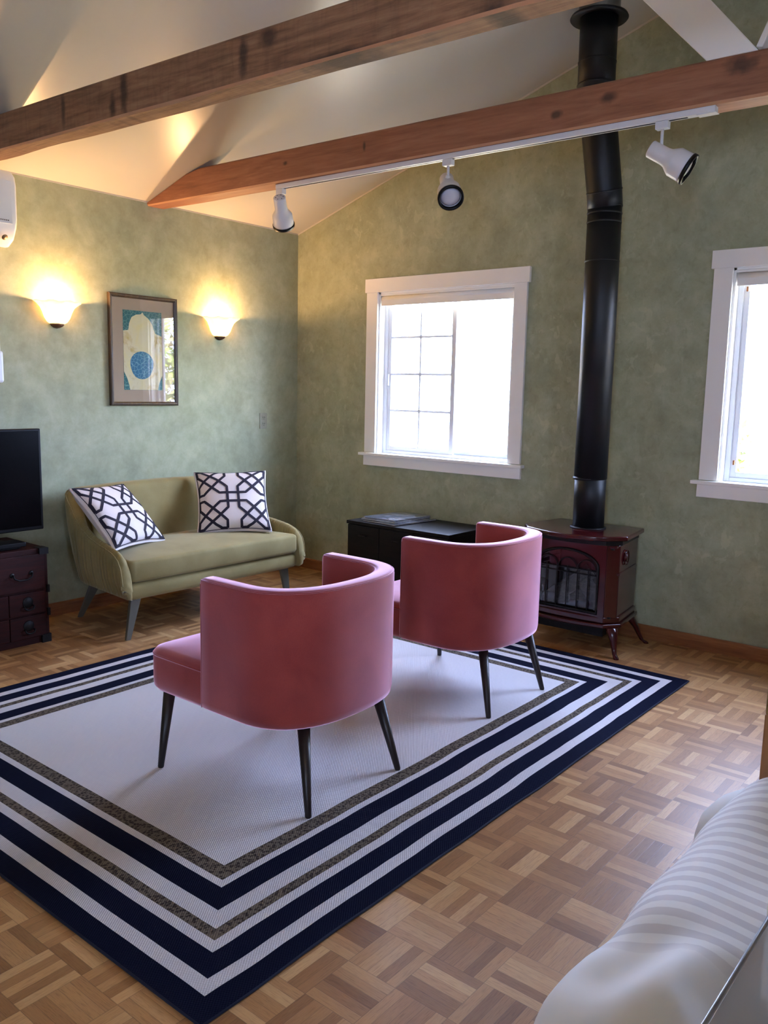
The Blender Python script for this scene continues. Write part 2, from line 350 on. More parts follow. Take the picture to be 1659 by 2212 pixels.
bm = B(); prism(bm, [(0, 0), (-.015, 0), (-.015, .070), (-.010, .0775), (0, .0775)], 0, XR, 'x'); struct('baseboard_back', bm, BASEW)
bm = B(); prism(bm, [(0, 0), (.015, 0), (.015, .070), (.010, .0775), (0, .0775)], YF, 0, 'y'); struct('baseboard_left', bm, BASEWY)
bm = B(); prism(bm, [(XR, 0), (XR-.015, 0), (XR-.015, .0775), (XR, .0775)], YF, 0, 'y'); struct('baseboard_right', bm, BASEWY)
bm = B(); prism(bm, [(YF, 0), (YF+.015, 0), (YF+.015, .0775), (YF, .0775)], 0, XR, 'x'); struct('baseboard_front', bm, BASEW)

bm = B(); x1_ = RX
hexa(bm, [(0, -.004, H-.010), (x1_, -.004, ZR-.010), (x1_, 0, ZR-.010), (0, 0, H-.010), (0, -.004, H), (x1_, -.004, ZR), (x1_, 0, ZR), (0, 0, H)])
struct('trim_1', bm, CEIL)
struct('trim_2', bx((0, YF, H-.007), (.004, 0, H+.001)), CEIL)
def window(name, x0, x1, grid_left=True, clips=False, tr=None):
    """opening x0..x1 z .94..2.06 in wall_back; tr maps points for the added windows of the other walls"""
    w = struct(name); zs, zt = .94, 2.06
    def mk(nm, bm, mat, **k):
        if tr:
            for v in bm.verts: v.co = tr(v.co)
        return obj(nm, bm, mat, w, **k)
    mk('head_casing', bx((x0-.1125, -.022, zt), (x1+.105, 0, zt+.0934)), TRIM, bevel=.002)
    for a, b in ((x0-.098, x0), (x1, x1+.09)): mk('side_casing', bx((a, -.020, zs+.005), (b, 0, zt)), TRIM, bevel=.002)
    mk('stool', bx((x0-.135, -.045, zs-.018), (x1+.115, .06, zs+.002)), TRIM, bevel=.003)
    mk('apron', bx((x0-.105, -.020, zs-.089), (x1+.095, 0, zs-.018)), TRIM, bevel=.002)
    bm = B(); box(bm, (x0, 0, zs+.002), (x0+.012, .10, zt)); box(bm, (x1-.012, 0, zs+.002), (x1, .10, zt)); box(bm, (x0, 0, zt-.012), (x1, .10, zt)); box(bm, (x0, .06, zs-.018), (x1, .10, zs+.002))
    box(bm, (x0, .0, zs-.012), (x1, .138, zs+.0015)); box(bm, (x0, .09, zs), (x0+.012, .138, zt)); box(bm, (x1-.012, .09, zs), (x1, .138, zt)); box(bm, (x0, .09, zt-.012), (x1, .138, zt))
    mk('jamb', bm, TRIM)
    a, b, c, d = x0+.012, x1-.012, zs+.002, zt-.012; F = .028; bm = B()
    box(bm, (a, .055, c), (a+F, .12, d)); box(bm, (b-F, .055, c), (b, .12, d)); box(bm, (a+F, .055, c), (b-F, .12, c+.022)); box(bm, (a+F, .055, d-F), (b-F, .12, d))
    mk('vinyl_frame', bm, VINYL, bevel=.002)
    mid = (a+b)/2+.05 if grid_left else (a+b)/2-.05
    for s, (p, q, yy) in enumerate(((a+F-.004, mid+.02, .062), (mid-.02, b-F+.004, .088))):
        bm = B(); st = .034
        box(bm, (p, yy, c+.022), (p+st, yy+.022, d-.01)); box(bm, (q-st, yy, c+.022), (q, yy+.022, d-.01)); box(bm, (p+st, yy, c+.022), (q-st, yy+.022, c+.052)); box(bm, (p+st, yy, d-.04), (q-st, yy+.022, d-.01))
        sa = mk('sash', bm, VINYL, bevel=.002)
        g = B(); box(g, (p+st-.004, yy+.009, c+.048), (q-st+.004, yy+.013, d-.036))
        if tr:
            for v in g.verts: v.co = tr(v.co)
        obj('pane', g, GLASS, sa)
        if (s == 0) == grid_left:
            g = B(); gx0, gx1, gz0, gz1 = p+st, q-st, c+.052, d-.04; gm = (gx0+gx1)/2
            tube(g, [(gm, yy+.004, gz0), (gm, yy+.004, gz1)], .009, 8)
            for k in (1, 2, 3): z = gz0+(gz1-gz0)*k/4; tube(g, [(gx0, yy+.004, z), (gx1, yy+.004, z)], .009, 8); lathe(g, [(0, -.010), (.014, -.006), (.014, .0), (0, .003)], (gm, yy+.003, z), 8, (0, 1, 0))
            if tr:
                for v in g.verts: v.co = tr(v.co)
            obj('grille', g, VINYL, sa)
    lx = a+F+.012 if grid_left else b-F-.012
    mk('latch', bx((lx-.006, .048, 1.42), (lx+.006, .063, 1.50)), VINYL, bevel=.003)
    if clips:
        for z in (1.955, 1.045): mk('shade_clip', bx((x0+.055, .045, z-.012), (x0+.065, .056, z+.012)), BASEW)
    return w
window('window_1', .80, 1.895, True)
window('window_2', 3.20, 4.295, False, True)
window('fill_window_front', 4.95, 5.75, True, tr=lambda p: Vector((p.x, YF-p.y, p.z)))  # unseen window, added behind the camera for fill light
window('fill_window_right', -5.6, -4.8, True, tr=lambda p: Vector((XR+p.y, p.x, p.z)))  # unseen window, added in the right wall to brighten the room
def shade(x0, x1, lab):
    t = thing('roller_shade', lab, 'window shade', (x0, .02, 1.97), 'roller shades rolled up in the back wall windows')
    bm = B(); tube(bm, [(x0+.018, .026, 2.012), (x1-.014, .026, 2.012)], .026, 18); obj('fabric_roll', bm, TRIM, t, smooth=True, ang=30)
    obj('headrail', bx((x0+.012, .0, 2.036), (x1-.012, .05, 2.047)), TRIM, t)
    obj('hem_bar', bx((x0+.018, .001, 1.968), (x1-.014, .008, 2.008)), TRIM, t, bevel=.002)
shade(.80, 1.895, 'white fabric roller shade rolled up atop the window left of the stovepipe')
shade(3.20, 4.295, 'white fabric roller shade rolled up atop the window right of the stovepipe')

# ------------------------------------------------------------------ ceiling beams, braces
def beam(name, yl, yr, w, h, mat, lab, zb=2.5, wave=.004):
    bm = B(); n = 60; x0, x1 = (zb-H)/SL, 2*RX-(zb-H)/SL; x0 = max(x0, 0.0); rings = []
    for i in range(n+1):
        x = x0+(XR-2*x0)*i/n; y = yl+(yr-yl)*min(x, RX*1.2)/3.66; top = min(zb+h, H+SL*x, H+SL*(XR-x)); top = max(top, zb+.028)
        e = lambda k: noise.noise(Vector((x*2.3, k*7.1, 3.3)))*wave
        c = .009
        rings.append([(x, y+c+e(1), zb+e(2)), (x, y+w-c+e(3), zb+e(4)), (x, y+w+e(3), zb+c), (x, y+w+e(5), top-c), (x, y+w-c, top), (x, y+c, top), (x, y+e(6), top-c), (x, y+e(1), zb+c)])
    loft(bm, rings)
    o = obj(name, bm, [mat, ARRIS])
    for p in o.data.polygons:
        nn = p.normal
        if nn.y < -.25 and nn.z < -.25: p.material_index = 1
    return tag(o, lab, 'beam', 'exposed ceiling tie beams')
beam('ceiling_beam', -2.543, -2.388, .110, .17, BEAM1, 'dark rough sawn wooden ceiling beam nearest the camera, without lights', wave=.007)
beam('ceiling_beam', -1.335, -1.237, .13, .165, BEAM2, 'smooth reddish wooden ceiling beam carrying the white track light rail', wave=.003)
bm = B()
def slant(bm, p0, p1, q0, q1, y0, y1):   # quad (x,z) corners p0,p1 (bottom), q0,q1 (top)
    hexa(bm, [(p0[0], y0, p0[1]), (p1[0], y0, p1[1]), (p1[0], y1, p1[1]), (p0[0], y1, p0[1]), (q0[0], y0, q0[1]), (q1[0], y0, q1[1]), (q1[0], y1, q1[1]), (q0[0], y1, q0[1])])
slant(bm, (3.425, 2.664), (3.613, 2.664), (2.71, H+SL*2.71), (2.91, H+SL*2.91), -1.235, -1.13)
tag(obj('roof_brace', bm, TRIM, bevel=.004), 'wide white painted brace leaning left up from the reddish beam', 'brace', 'white roof braces')
bm = B(); slant(bm, (3.592, 2.690), (3.616, 2.684), (3.965, 3.57), (3.995, 3.57), -1.20, -1.14)
tag(obj('roof_brace', bm, TRIM, bevel=.004), 'narrow white painted brace leaning right at the right photo edge', 'brace', 'white roof braces')

# ------------------------------------------------------------------ track rail and spotlights
ty = lambda x: -1.262+.020*(x-1.1)
bm = B(); n = 24
loft(bm, [[(x, ty(x)-.018, 2.476), (x, ty(x)+.018, 2.476), (x, ty(x)+.018, 2.5), (x, ty(x)-.018, 2.5)] for x in [1.10+(3.47-1.10)*i/n for i in range(n+1)]])
t = thing('track_light_rail', 'long white track rail screwed under the reddish ceiling beam', 'track rail', (1.10, ty(1.1), 2.476))
obj('rail', bm, WHITEM, t, bevel=.002)
bm = B(); loft(bm, [[(x, ty(x)-.004, 2.4745), (x, ty(x)+.004, 2.4745), (x, ty(x)+.004, 2.4765), (x, ty(x)-.004, 2.4765)] for x in (1.15, 3.36)]); obj('slot', bm, BLKPL, t)
obj('end_feed', bx((3.40, ty(3.4)-.019, 2.472), (3.475, ty(3.4)+.019, 2.4755)), WHITEM, t, bevel=.001)
def spot(x, d, piv, lab, drop=.05):
    """d: direction the lamp points; piv: pivot offset from rail"""
    y = ty(x); t = thing('spotlight', lab, 'spotlight', (x, y, 2.476), 'white spotlights on the track rail')
    obj('adapter', bx((x-.026, y-.016, 2.447), (x+.026, y+.016, 2.476)), WHITEM, t, bevel=.003)
    P = Vector((x, y, 2.447-drop)); bm = B(); tube(bm, [(x, y, 2.45), (x, y, 2.447-drop*.6), P], .0065, 10); lathe(bm, [(0, -.012), (.010, -.010), (.010, .010), (0, .012)], P, 12, (0, 1, 0)); obj('stem', bm, WHITEM, t, smooth=True)
    d = Vector(d).normalized(); c = P+Vector(piv)
    prof = [(0, -.088), (.030, -.088), (.034, -.084), (.0345, -.02), (.037, -.006), (.050, .014), (.057, .026), (.058, .070), (.0585, .080)]
    bm = B(); lathe(bm, prof+[(.054, .080), (.052, .02), (.03, -.01), (0, -.012)], c, 36, d); obj('housing', bm, WHITEM, t, smooth=True)
    bm = B(); lathe(bm, [(.0588, .078), (.062, .080), (.062, .094), (.052, .094), (.051, .078)], c, 36, d); obj('rim', bm, BLKPL, t, smooth=True)
    bm = B(); lathe(bm, [(.0, .090), (.02, .089), (.038, .084), (.048, .074), (.035, .03), (.02, .01)], c, 28, d); obj('bulb', bm, FROST, t, smooth=True)
    bm = B(); a = d.orthogonal().normalized(); b = d.cross(a)
    for k in range(6):
        q = c-d*.0886+(a*math.cos(k*PI/3)+b*math.sin(k*PI/3))*.021; lathe(bm, [(0, -.001), (.0026, -.001), (.0026, .001), (0, .001)], q, 8, d)
    obj('vent_hole', bm, BLKPL, t)['label'] = 'ring of small dark vent holes'
FROST = plain('frosted_bulb_glass', srgb(196, 196, 204), .25, .02)
spot(1.125, (-.40, .58, -.71), (-.010, .015, -.040), 'white spotlight nearest the corner, pointing straight down', .045)
spot(2.235, (.54, -.53, -.66), (.008, -.004, -.052), 'middle white spotlight of the three, its bulb facing the camera', .05)
spot(3.262, (.80, .25, -.50), (.035, .0, -.042), 'white spotlight right of the stovepipe, tilted to the right', .075)

# ------------------------------------------------------------------ wood stove and pipe
st = thing('wood_stove', 'glossy dark red enamelled stove with glass door and curved legs', 'stove', (2.58, -.30, 0))
def bow(x0, x1, yb, yf, ch, bowd, n=8):
    """plan outline: straight back at yb, chamfered front corners, bowed front at yf"""
    pts = [(x1, yb), (x0, yb), (x0, yf+ch)]
    for i in range(n+1):
        s = i/n; pts.append((x0+ch*.8+(x1-x0-1.6*ch)*s, yf-bowd*math.sin(PI*s)))
    return pts+[(x1, yf+ch)]
bm = B(); prism(bm, bow(2.27, 2.895, -.085, -.515, .09, .075), .625, .652); obj('top_plate', bm, ENAMEL, st, bevel=.009, seg=4)
bm = B(); prism(bm, bow(2.30, 2.865, -.10, -.495, .075, .03), .598, .626); obj('vent_gap', bm, IRON, st)
# hollow body: shell walls
bm = B(); box(bm, (2.31, -.43, .20), (2.325, -.11, .60)); box(bm, (2.84, -.43, .20), (2.86, -.11, .60)); box(bm, (2.31, -.12, .20), (2.86, -.10, .60)); box(bm, (2.31, -.48, .585), (2.86, -.10, .60))
for s in (-1, 1):
    cx = 2.585; a = cx+s*.275; b = cx+s*.225
    prism(bm, [(a, -.43), (b, -.485), (b-s*.02, -.465), (a-s*.02, -.42)], .20, .60)
obj('body', bm, ENAMEL, st, bevel=.004)
obj('firebox_lining', box(box(bx((2.33, -.135, .205), (2.84, -.125, .585)), (2.33, -.47, .2), (2.84, -.12, .208)), (2.33, -.47, .575), (2.84, -.12, .583)), IRON, st)
# front with an arched opening
xc, hw, z0, zs2, zt2 = 2.585, .19, .215, .47, .56
archp = [(xc+hw*math.cos(a), zs2+(zt2-zs2)*math.sin(a)) for a in [PI*i/16 for i in range(17)]]
bm = B()
def quadprism(P, y0=-.492, y1=-.470): prism(bm, P, y0, y1, 'y')
quadprism([(2.36, .20), (xc-hw, .20), (xc-hw, .60), (2.36, .60)]); quadprism([(xc+hw, .20), (2.81, .20), (2.81, .60), (xc+hw, .60)]); quadprism([(xc-hw, .20), (xc+hw, .20), (xc+hw, z0), (xc-hw, z0)])
for i in range(16):
    a, b = archp[i], archp[i+1]; quadprism([(b[0], b[1]), (a[0], a[1]), (a[0], .60), (b[0], .60)])
fr = obj('front_frame', bm, ENAMEL, st)
bm = B(); path = [(xc+hw-.006, -.495, z0+.01)]+[(xc+(hw-.006)*math.cos(PI*i/16), -.495, zs2+(zt2-zs2-.006)*math.sin(PI*i/16)) for i in range(17)]+[(xc-hw+.006, -.495, z0+.01)]
tube(bm, path, .008, 8, closed=True); d = obj('door', bm, IRON, st, smooth=True)
bm = B(); prism(bm, [(xc-hw, z0)]+[(xc+hw, z0)]+archp, -.480, -.476, 'y'); obj('pane', bm, GLASS, d)
bm = B()
for k in range(-2, 3):
    x = xc+k*.063; zt_ = zs2-.01
    tube(bm, [(x, -.488, z0), (x, -.488, zt_)], .0035, 6)
tube(bm, [(xc-hw, -.488, zs2-.02), (xc+hw, -.488, zs2-.02)], .0035, 6); tube(bm, [(xc-hw, -.488, zs2-.045), (xc+hw, -.488, zs2-.045)], .003, 6)
for k in (-1, 0, 1):
    tube(bm, [(xc+k*.115+.055*math.cos(a), -.488, zs2-.02+.055*math.sin(a)) for a in [PI*i/12 for i in range(13)]], .003, 6)
obj('grille', bm, IRON, d)
bm = B(); prism(bm, bow(2.285, 2.885, -.09, -.505, .08, .03), .150, .172); prism(bm, bow(2.30, 2.87, -.10, -.49, .075, .015), .172, .205); obj('base_skirt', bm, ENAMEL, st, bevel=.006, seg=3)
obj('ash_pan', bx((2.38, -.44, .085), (2.79, -.14, .150)), IRON, st)
for sx in (-1, 1):
    bm = B(); tube(bm, [(xc+sx*.262, -.44, .445), (xc+sx*.277, -.425, .445)], .006, 8); box(bm, (xc+sx*.27-.012, -.44, .435), (xc+sx*.27+.012, -.12, .45)); obj('side_rib', bm, ENAMEL, st, bevel=.003)
    for sy, yy in ((-1, -.46), (1, -.15)):
        bm = B(); rings = []
        for i, (f, w, z) in enumerate(((0, .034, .155), (.012, .030, .125), (.026, .020, .09), (.034, .014, .05), (.042, .012, .02), (.056, .015, .008), (.058, .015, 0))):
            cx, cy = xc+sx*(.262+f), yy+sy*f*.8
            rings.append([(cx+w*math.cos(a), cy+w*math.sin(a), z) for a in [2*PI*k/12 for k in range(12)]])
        loft(bm, rings); obj('leg', bm, ENAMEL, st, smooth=True)
bm = B(); lathe(bm, [(.0, 0), (.022, .002), (.026, .008), (.0, .010)], (2.862, -.33, .52), 20, (1, 0, 0)); lathe(bm, [(.04, 0), (.044, .006), (.04, .008)], (2.862, -.33, .52), 24, (1, 0, 0)); obj('side_medallion', bm, ENAMEL, st, smooth=True)
bm = B()
def rlog(bm, a, b, r, seed):
    a, b = Vector(a), Vector(b); n = 14; rings = []; t_ = (b-a).normalized(); u = t_.orthogonal().normalized(); w = t_.cross(u)
    for i in range(n+1):
        p = a.lerp(b, i/n); rings.append([p+(u*math.cos(k*PI/8)+w*math.sin(k*PI/8))*r*(1+.28*noise.noise(Vector((i*.6, k*.9, seed)))) for k in range(16)])
    return loft(bm, rings)
obj('log', rlog(B(), (2.43, -.36, .235), (2.62, -.26, .40), .045, 1), LOG, st, smooth=True)
obj('log', rlog(B(), (2.60, -.28, .33), (2.76, -.42, .245), .04, 5), LOG, st, smooth=True)
obj('log', rlog(B(), (2.40, -.42, .235), (2.50, -.30, .24), .038, 9), LOG, st, smooth=True)
obj('log', rlog(B(), (2.42, -.22, .25), (2.76, -.20, .26), .05, 12), LOG, st, smooth=True)
# pipe
for q in list(st.children):
    for v in q.data.vertices:
        X, Y, Z = v.co.x+2.58, v.co.y-.30, v.co.z; k = .16*max(0, min(1, (Y+.42)/.33))
        if q.name.startswith('leg'): k *= Z/.155
        if q.name.startswith('log'): k = 0
        v.co.x = 2.585+(X-2.585)*(1-k)-2.58
pp = thing('stove_pipe', 'tall matte black stovepipe with two bends rising from the stove', 'stovepipe', (2.60, -.30, .652))
R = .09; px = 2.592
def pipe_seg(name, pts, r, mat=PIPE, seams=()):
    bm = B(); tube(bm, pts, r, 40)
    o = obj(name, bm, mat, pp, smooth=True); return o
def seam(p, q, r, mat=PIPE, nm='seam_ring', w=.006):
    p, q = Vector(p), Vector(q); d = (q-p).normalized(); bm = B(); lathe(bm, [(r-.004, -w*1.4), (r+.0025, -w*.5), (r+.0025, w*.5), (r-.004, w*1.4)], p, 40, d); obj(nm, bm, mat, pp, smooth=True)
P0, P1, P2, P3, P4 = (px+.012, -.30, .655), (px+.008, -.30, 1.9), (px+.005, -.30, 2.38), (px-.008, -.452, 2.92), (px-.010, -.455, 3.29)
pipe_seg('lower_pipe', [P0, (px+.010, -.30, 1.02)], R-.004)
pipe_seg('straight_pipe', [(px+.010, -.30, .93), P1, P2], R)
pipe_seg('slanted_pipe', [P2, (px+.004, -.316, 2.46), (px-.004, -.42, 2.82), P3], R+.002)
pipe_seg('upper_pipe', [P3, P4], R+.004)
for z in (.93, 2.10, 2.30, 2.345, 2.385): seam((px+.005, -.30, z), (px+.005, -.30, z+1), R)
dirv = Vector((px-.004, -.42, 2.82))-Vector((px+.004, -.316, 2.46))
for f in (0, 1.0, 1.08): p = Vector((px+.004, -.316, 2.46))+dirv*f; seam(p, p+dirv, R+.002)
for z in (2.95, 3.06): seam((px-.009, -.4535, z), (px-.009, -.4535, z+1), R+.004)
bm = B(); lathe(bm, [(.085, .012), (.14, .004), (.145, -.006), (.14, -.012), (.095, -.006)], (px-.010, -.455, 3.275), 40); obj('storm_collar', bm, PIPE, pp, smooth=True)
bm = B(); lathe(bm, [(.102, 0), (.102, .16)], (px-.010, -.455, 3.28), 40); obj('ceiling_sleeve', bm, GALV, pp, smooth=True)['label'] = 'bare galvanised sleeve at the ceiling'
bm = B(); lathe(bm, [(.086, 0), (.099, .0), (.099, .005), (.09, .009), (.086, .009)], (px+.012, -.30, .652), 40); obj('base_collar', bm, IRON, pp, smooth=True)

# ------------------------------------------------------------------ black cabinet, magazines
cb = thing('low_cabinet', 'low black wooden cabinet against the window wall beside the stove', 'cabinet', (1.37, -.27, 0))
X0, X1, Y0, Y1, ZT = .965, 1.79, -.485, -.03, .527
obj('cabinet_top', bx((X0-.004, Y0-.006, ZT-.022), (X1+.004, Y1, ZT)), BLACKW, cb, bevel=.003)
bm = B(); box(bm, (X0, Y0+.02, .04), (X0+.02, Y1, ZT-.022)); box(bm, (X1-.02, Y0+.02, .04), (X1, Y1, ZT-.022)); box(bm, (X0, Y1-.012, .04), (X1, Y1, ZT-.022)); box(bm, (X0, Y0+.02, .04), (X1, Y1, .06)); box(bm, (X0+.02, Y0+.03, 0), (X1-.02, Y1-.02, .04))
obj('carcass', bm, BLACKW, cb)
for k in range(3):
    a = X0+.004+k*(X1-X0-.004)/3; b = a+(X1-X0-.016)/3
    dr = obj('door', bx((a, Y0, .045), (b, Y0+.018, ZT-.026)), BLACKW, cb, bevel=.003)
    bm = B(); tube(bm, [((a+b)/2-.03, Y0-.012, ZT-.09), ((a+b)/2+.03, Y0-.012, ZT-.09)], .004, 8); tube(bm, [((a+b)/2-.028, Y0, ZT-.09), ((a+b)/2-.028, Y0-.012, ZT-.09)], .004, 8); tube(bm, [((a+b)/2+.028, Y0, ZT-.09), ((a+b)/2+.028, Y0-.012, ZT-.09)], .004, 8); obj('handle', bm, IRON, dr)
def mat_cover(name, a, b, seed):
    n = N(name); co = n.mapping(n.coord(), (3, 14, 1), loc=(seed, seed, 0)); v = n.noise(co, 1.4, 4, .6, 1.5)
    n.set(color=n.ramp(v, [(.38, a), (.5, b), (.56, srgb(175, 175, 180)), (.6, a)]), rough=.22, coat=.6); return n.m
PAPER = plain('magazine_paper', srgb(190, 188, 185), .7)
def magazine(cx, cy, z, rz, w, l, h, mat, lab):
    t = thing('magazine', lab, 'magazine', (cx, cy, z), 'magazines on the black cabinet'); m = Matrix.Rotation(rz, 4, 'Z'); m.translation = Vector((cx, cy, 0))
    def rect(x0, y0, x1, y1, za, zb):
        bm = B(); n = 8; rings = []
        for i in range(n+1):
            x = x0+(x1-x0)*i/n; k = .003*math.sin(PI*i/n)+(.004*(i/n)**3)
            rings.append([m@Vector((x, y0, za+k)), m@Vector((x, y1, za+k)), m@Vector((x, y1, zb+k)), m@Vector((x, y0, zb+k))])
        return loft(bm, rings)
    obj('pages', rect(-w/2+.002, -l/2+.002, w/2-.003, l/2-.002, z+.0005, z+h-.0012), PAPER, t)
    obj('cover', rect(-w/2, -l/2, w/2, l/2, z+h-.0012, z+h), mat, t)
    obj('back_cover', rect(-w/2, -l/2, w/2, l/2, z-.0006, z+.0006), mat, t)
C1 = mat_cover('blue_grey_cover', srgb(40, 48, 60), srgb(88, 98, 116), 1); C2 = mat_cover('silver_cover', srgb(70, 70, 78), srgb(120, 122, 132), 4); C3 = mat_cover('charcoal_cover', srgb(26, 28, 34), srgb(60, 66, 78), 8)
z = ZT+.001
magazine(1.235, -.265, z, -.10, .30, .40, .008, C3, 'charcoal magazine lying lowest in the stack on the black cabinet')
magazine(1.20, -.262, z+.010, -.02, .29, .38, .008, C2, 'silver grey magazine in the middle of the stack on the cabinet')
magazine(1.205, -.255, z+.020, -.06, .28, .36, .007, C1, 'glossy blue grey magazine topmost of the stack on the cabinet')

# ------------------------------------------------------------------ rug
bm = B(); n = 60; x0, x1, y0, y1 = RUG; cx, cy = (x0+x1)/2, (y0+y1)/2
ring = []
for i in range(n): ring.append((x0+(x1-x0)*i/n, y0))
for i in range(n):
    y = y0+(y1-y0)*i/n; ring.append((x1+.011*noise.noise(Vector((0, y*2.7, 9))), y))
for i in range(n): ring.append((x1-(x1-x0)*i/n, y1))
for i in range(n): ring.append((x0, y1-(y1-y0)*i/n))
prism(bm, ring, .0005, .010)
t = thing('area_rug', 'large white flatweave rug with navy and brown stripe borders', 'rug', (cx, cy, 0)); obj('woven_field', bm, mat_rug(), t)
bm = B(); tube(bm, [(p[0], p[1], .0055) for p in ring[::3]], .0045, 6, closed=True); obj('bound_edge', bm, plain('navy_binding', srgb(18, 22, 44), .9), t, smooth=True)

# ------------------------------------------------------------------ armchairs
def armchair(loc, lab):
    ox, oy, oz = loc; t = thing('armchair', lab, 'armchair', loc, 'pink velvet barrel armchairs on the rug')
    a, xf, xs, xr, n = .333, -.046, .123, .38, 2.5
    def plan(off, k=28):
        p = []; aa, rr = a-off, xr-off
        for i in range(4): p.append((xf+(xs-xf)*i/4, -aa))
        for i in range(k+1):
            th = -PI/2+PI*i/k; c, s = math.cos(th), math.sin(th); p.append((xs+(rr-xs)*abs(c)**(2/n), aa*(1 if s > 0 else -1)*abs(s)**(2/n)))
        for i in range(1, 5): p.append((xs+(xf-xs)*i/4, aa))
        return p
    W_ = lambda p, z: (ox+p[0], oy+p[1], z)
    out, inn = plan(0), plan(.068)
    zt, zb = .757, .294
    prof = [(0.016, zb), (.004, zb+.010), (0, zb+.03), (0, .60), (0, zt-.014), (.006, zt-.003), (.016, zt), (.052, zt), (.062, zt-.003), (.068, zt-.014), (.068, .60), (.068, .40), (.05, zb)]
    cache = {o: plan(o) for o, _ in prof}
    bm = B(); rings = []
    L = len(out)
    for i in range(L):
        r = [W_(cache[o][i], z) for o, z in prof]; rings.append(r)
    # soft front ends: one slightly shrunk ring before each end
    def endring(i, dx, k):
        c = sum((Vector(q) for q in rings[i]), Vector())/len(prof)
        r = []
        for q in rings[i]:
            v = Vector(q); w = c+(v-c)*1.0; sy = c.y+(v.y-c.y)*k; sz = v.z-(v.z-(zt+zb)/2)/abs(v.z-(zt+zb)/2+1e-9)*(1-k)*.03; r.append((v.x-dx, sy, sz))
        return r
    rings = [endring(0, .016, .55), endring(0, .010, .86)]+rings+[endring(L-1, .010, .86), endring(L-1, .016, .55)]
    loft(bm, rings); sh = obj('barrel_back', bm, PINK, t, smooth=True)
    bm = B()
    for off, z in ((.003, zt-.006), (.065, zt-.006)):
        c = plan(off); tube(bm, [W_(c[0], zt-.03)]+[W_(p, z) for p in c]+[W_(c[-1], zt-.03)], .0028, 6)
    for s in (0, -1): p = out[s]; q = inn[s]; y = p[1]; tube(bm, [(ox+xf-.004, oy+y*.995, zb+.01), (ox+xf-.004, oy+y*.995, zt-.02)], .0022, 6)
    obj('piping', bm, PINK, sh, smooth=True)
    # seat: front block with rounded corners, running back inside the shell
    def splan(off):
        aa = a-.005-off; x0_ = -.378+off; p = [(xs+.06, -aa+.05), (xf+.005, -aa)]
        p += [(x0_+.075+.075*math.cos(b), -aa+.075+.075*math.sin(b)) for b in [-PI/2-PI/2*i/6 for i in range(7)]]
        p += [(x0_+.075+.075*math.cos(b), aa-.075+.075*math.sin(b)) for b in [PI-PI/2*i/6 for i in range(7)]]
        p += [(xf+.005, aa), (xs+.06, aa-.05), (.28, .15), (.30, 0), (.28, -.15)]
        return p
    bm = B(); rings = [[W_(p, z) for p in splan(o)] for o, z in ((.035, .292), (.012, .297), (.002, .312), (0, .33), (.0, .425))]
    loft(bm, rings); seat = obj('seat_base', bm, PINK, t, smooth=True, bevel=0)
    bm = B(); rings = [[W_(p, z) for p in splan(o)] for o, z in ((.001, .425), (.001, .436), (.008, .447), (.03, .456), (.10, .466), (.18, .470))]
    loft(bm, rings); obj('seat_cushion', bm, PINK, t, smooth=True)
    bm = B(); c = splan(-.003); tube(bm, [W_(p, .431) for p in splan(.001)[1:-4]], .0035, 6); obj('seat_piping', bm, PINK, seat, smooth=True)
    for top, foot in (((-.278, -.292), (-.292, -.328)), ((-.278, .292), (-.292, .328)), ((.296, -.188), (.368, -.235)), ((.296, .188), (.368, .235))):
        bm = B(); tube(bm, [(ox+top[0], oy+top[1], .31), (ox+foot[0], oy+foot[1], oz+.004), (ox+foot[0], oy+foot[1], oz)], [.0225, .0112, .010], 18); obj('leg', bm, DKWOOD, t, smooth=True)
    return t
ch = armchair((2.5, -2.569, .0105), 'pink velvet barrel armchair nearest the camera, seen from behind')
dup(ch, (2.481, -1.446, .0105), 'pink velvet barrel armchair in front of the stove, farther from camera')

# ------------------------------------------------------------------ sofa
SC = -1.44
def interp(tab, x):
    for (a, b), (c, d) in zip(tab[:-1], tab[1:]):
        if x <= c: k = (x-a)/(c-a); k = max(0, min(1, k)); return b+(d-b)*k
    return tab[-1][1]
so = thing('sofa', 'olive green velvet sofa with pleated arms against the left wall', 'sofa', (.45, SC, 0))
ztab = [(.10, .775), (.16, .765), (.22, .712), (.28, .648), (.36, .588), (.46, .550), (.55, .530), (.65, .515), (.73, .498), (.78, .472), (.81, .435), (.825, .385), (.83, .34)]
hwx = lambda x: HWS-.075*max(0, min(1, (.83-x)/.70))
# plan path of the outer top edge (left arm front -> back -> right arm front)
HWS = .695; Rc = .13
path = []; HWB = HWS-.075*(.83-.22)/.70
nA = 190
for i in range(nA): x = .83-(.83-(.09+Rc))*i/nA; path.append((x, -hwx(x)))
for i in range(11): a = -PI/2-PI/2*i/10; path.append((.09+Rc+Rc*math.cos(a), -HWB+Rc+Rc*math.sin(a)))
for i in range(1, 30): path.append((.09, -HWB+Rc+(2*HWB-2*Rc)*i/30))
for i in range(11): a = PI-PI/2*i/10; path.append((.09+Rc+Rc*math.cos(a), HWB-Rc+Rc*math.sin(a)))
for i in range(1, nA+1): x = .09+Rc+(.83-(.09+Rc))*i/nA; path.append((x, hwx(x)))
rg = random.Random(3); GROOVES = []
for _ in range(2):
    g_, L_ = [], .235
    while L_ < .82: g_.append((L_, rg.uniform(.0028, .005))); L_ += rg.choice((.014, .019, .026, .036))
    GROOVES.append(g_)
m = len(path); rings = []
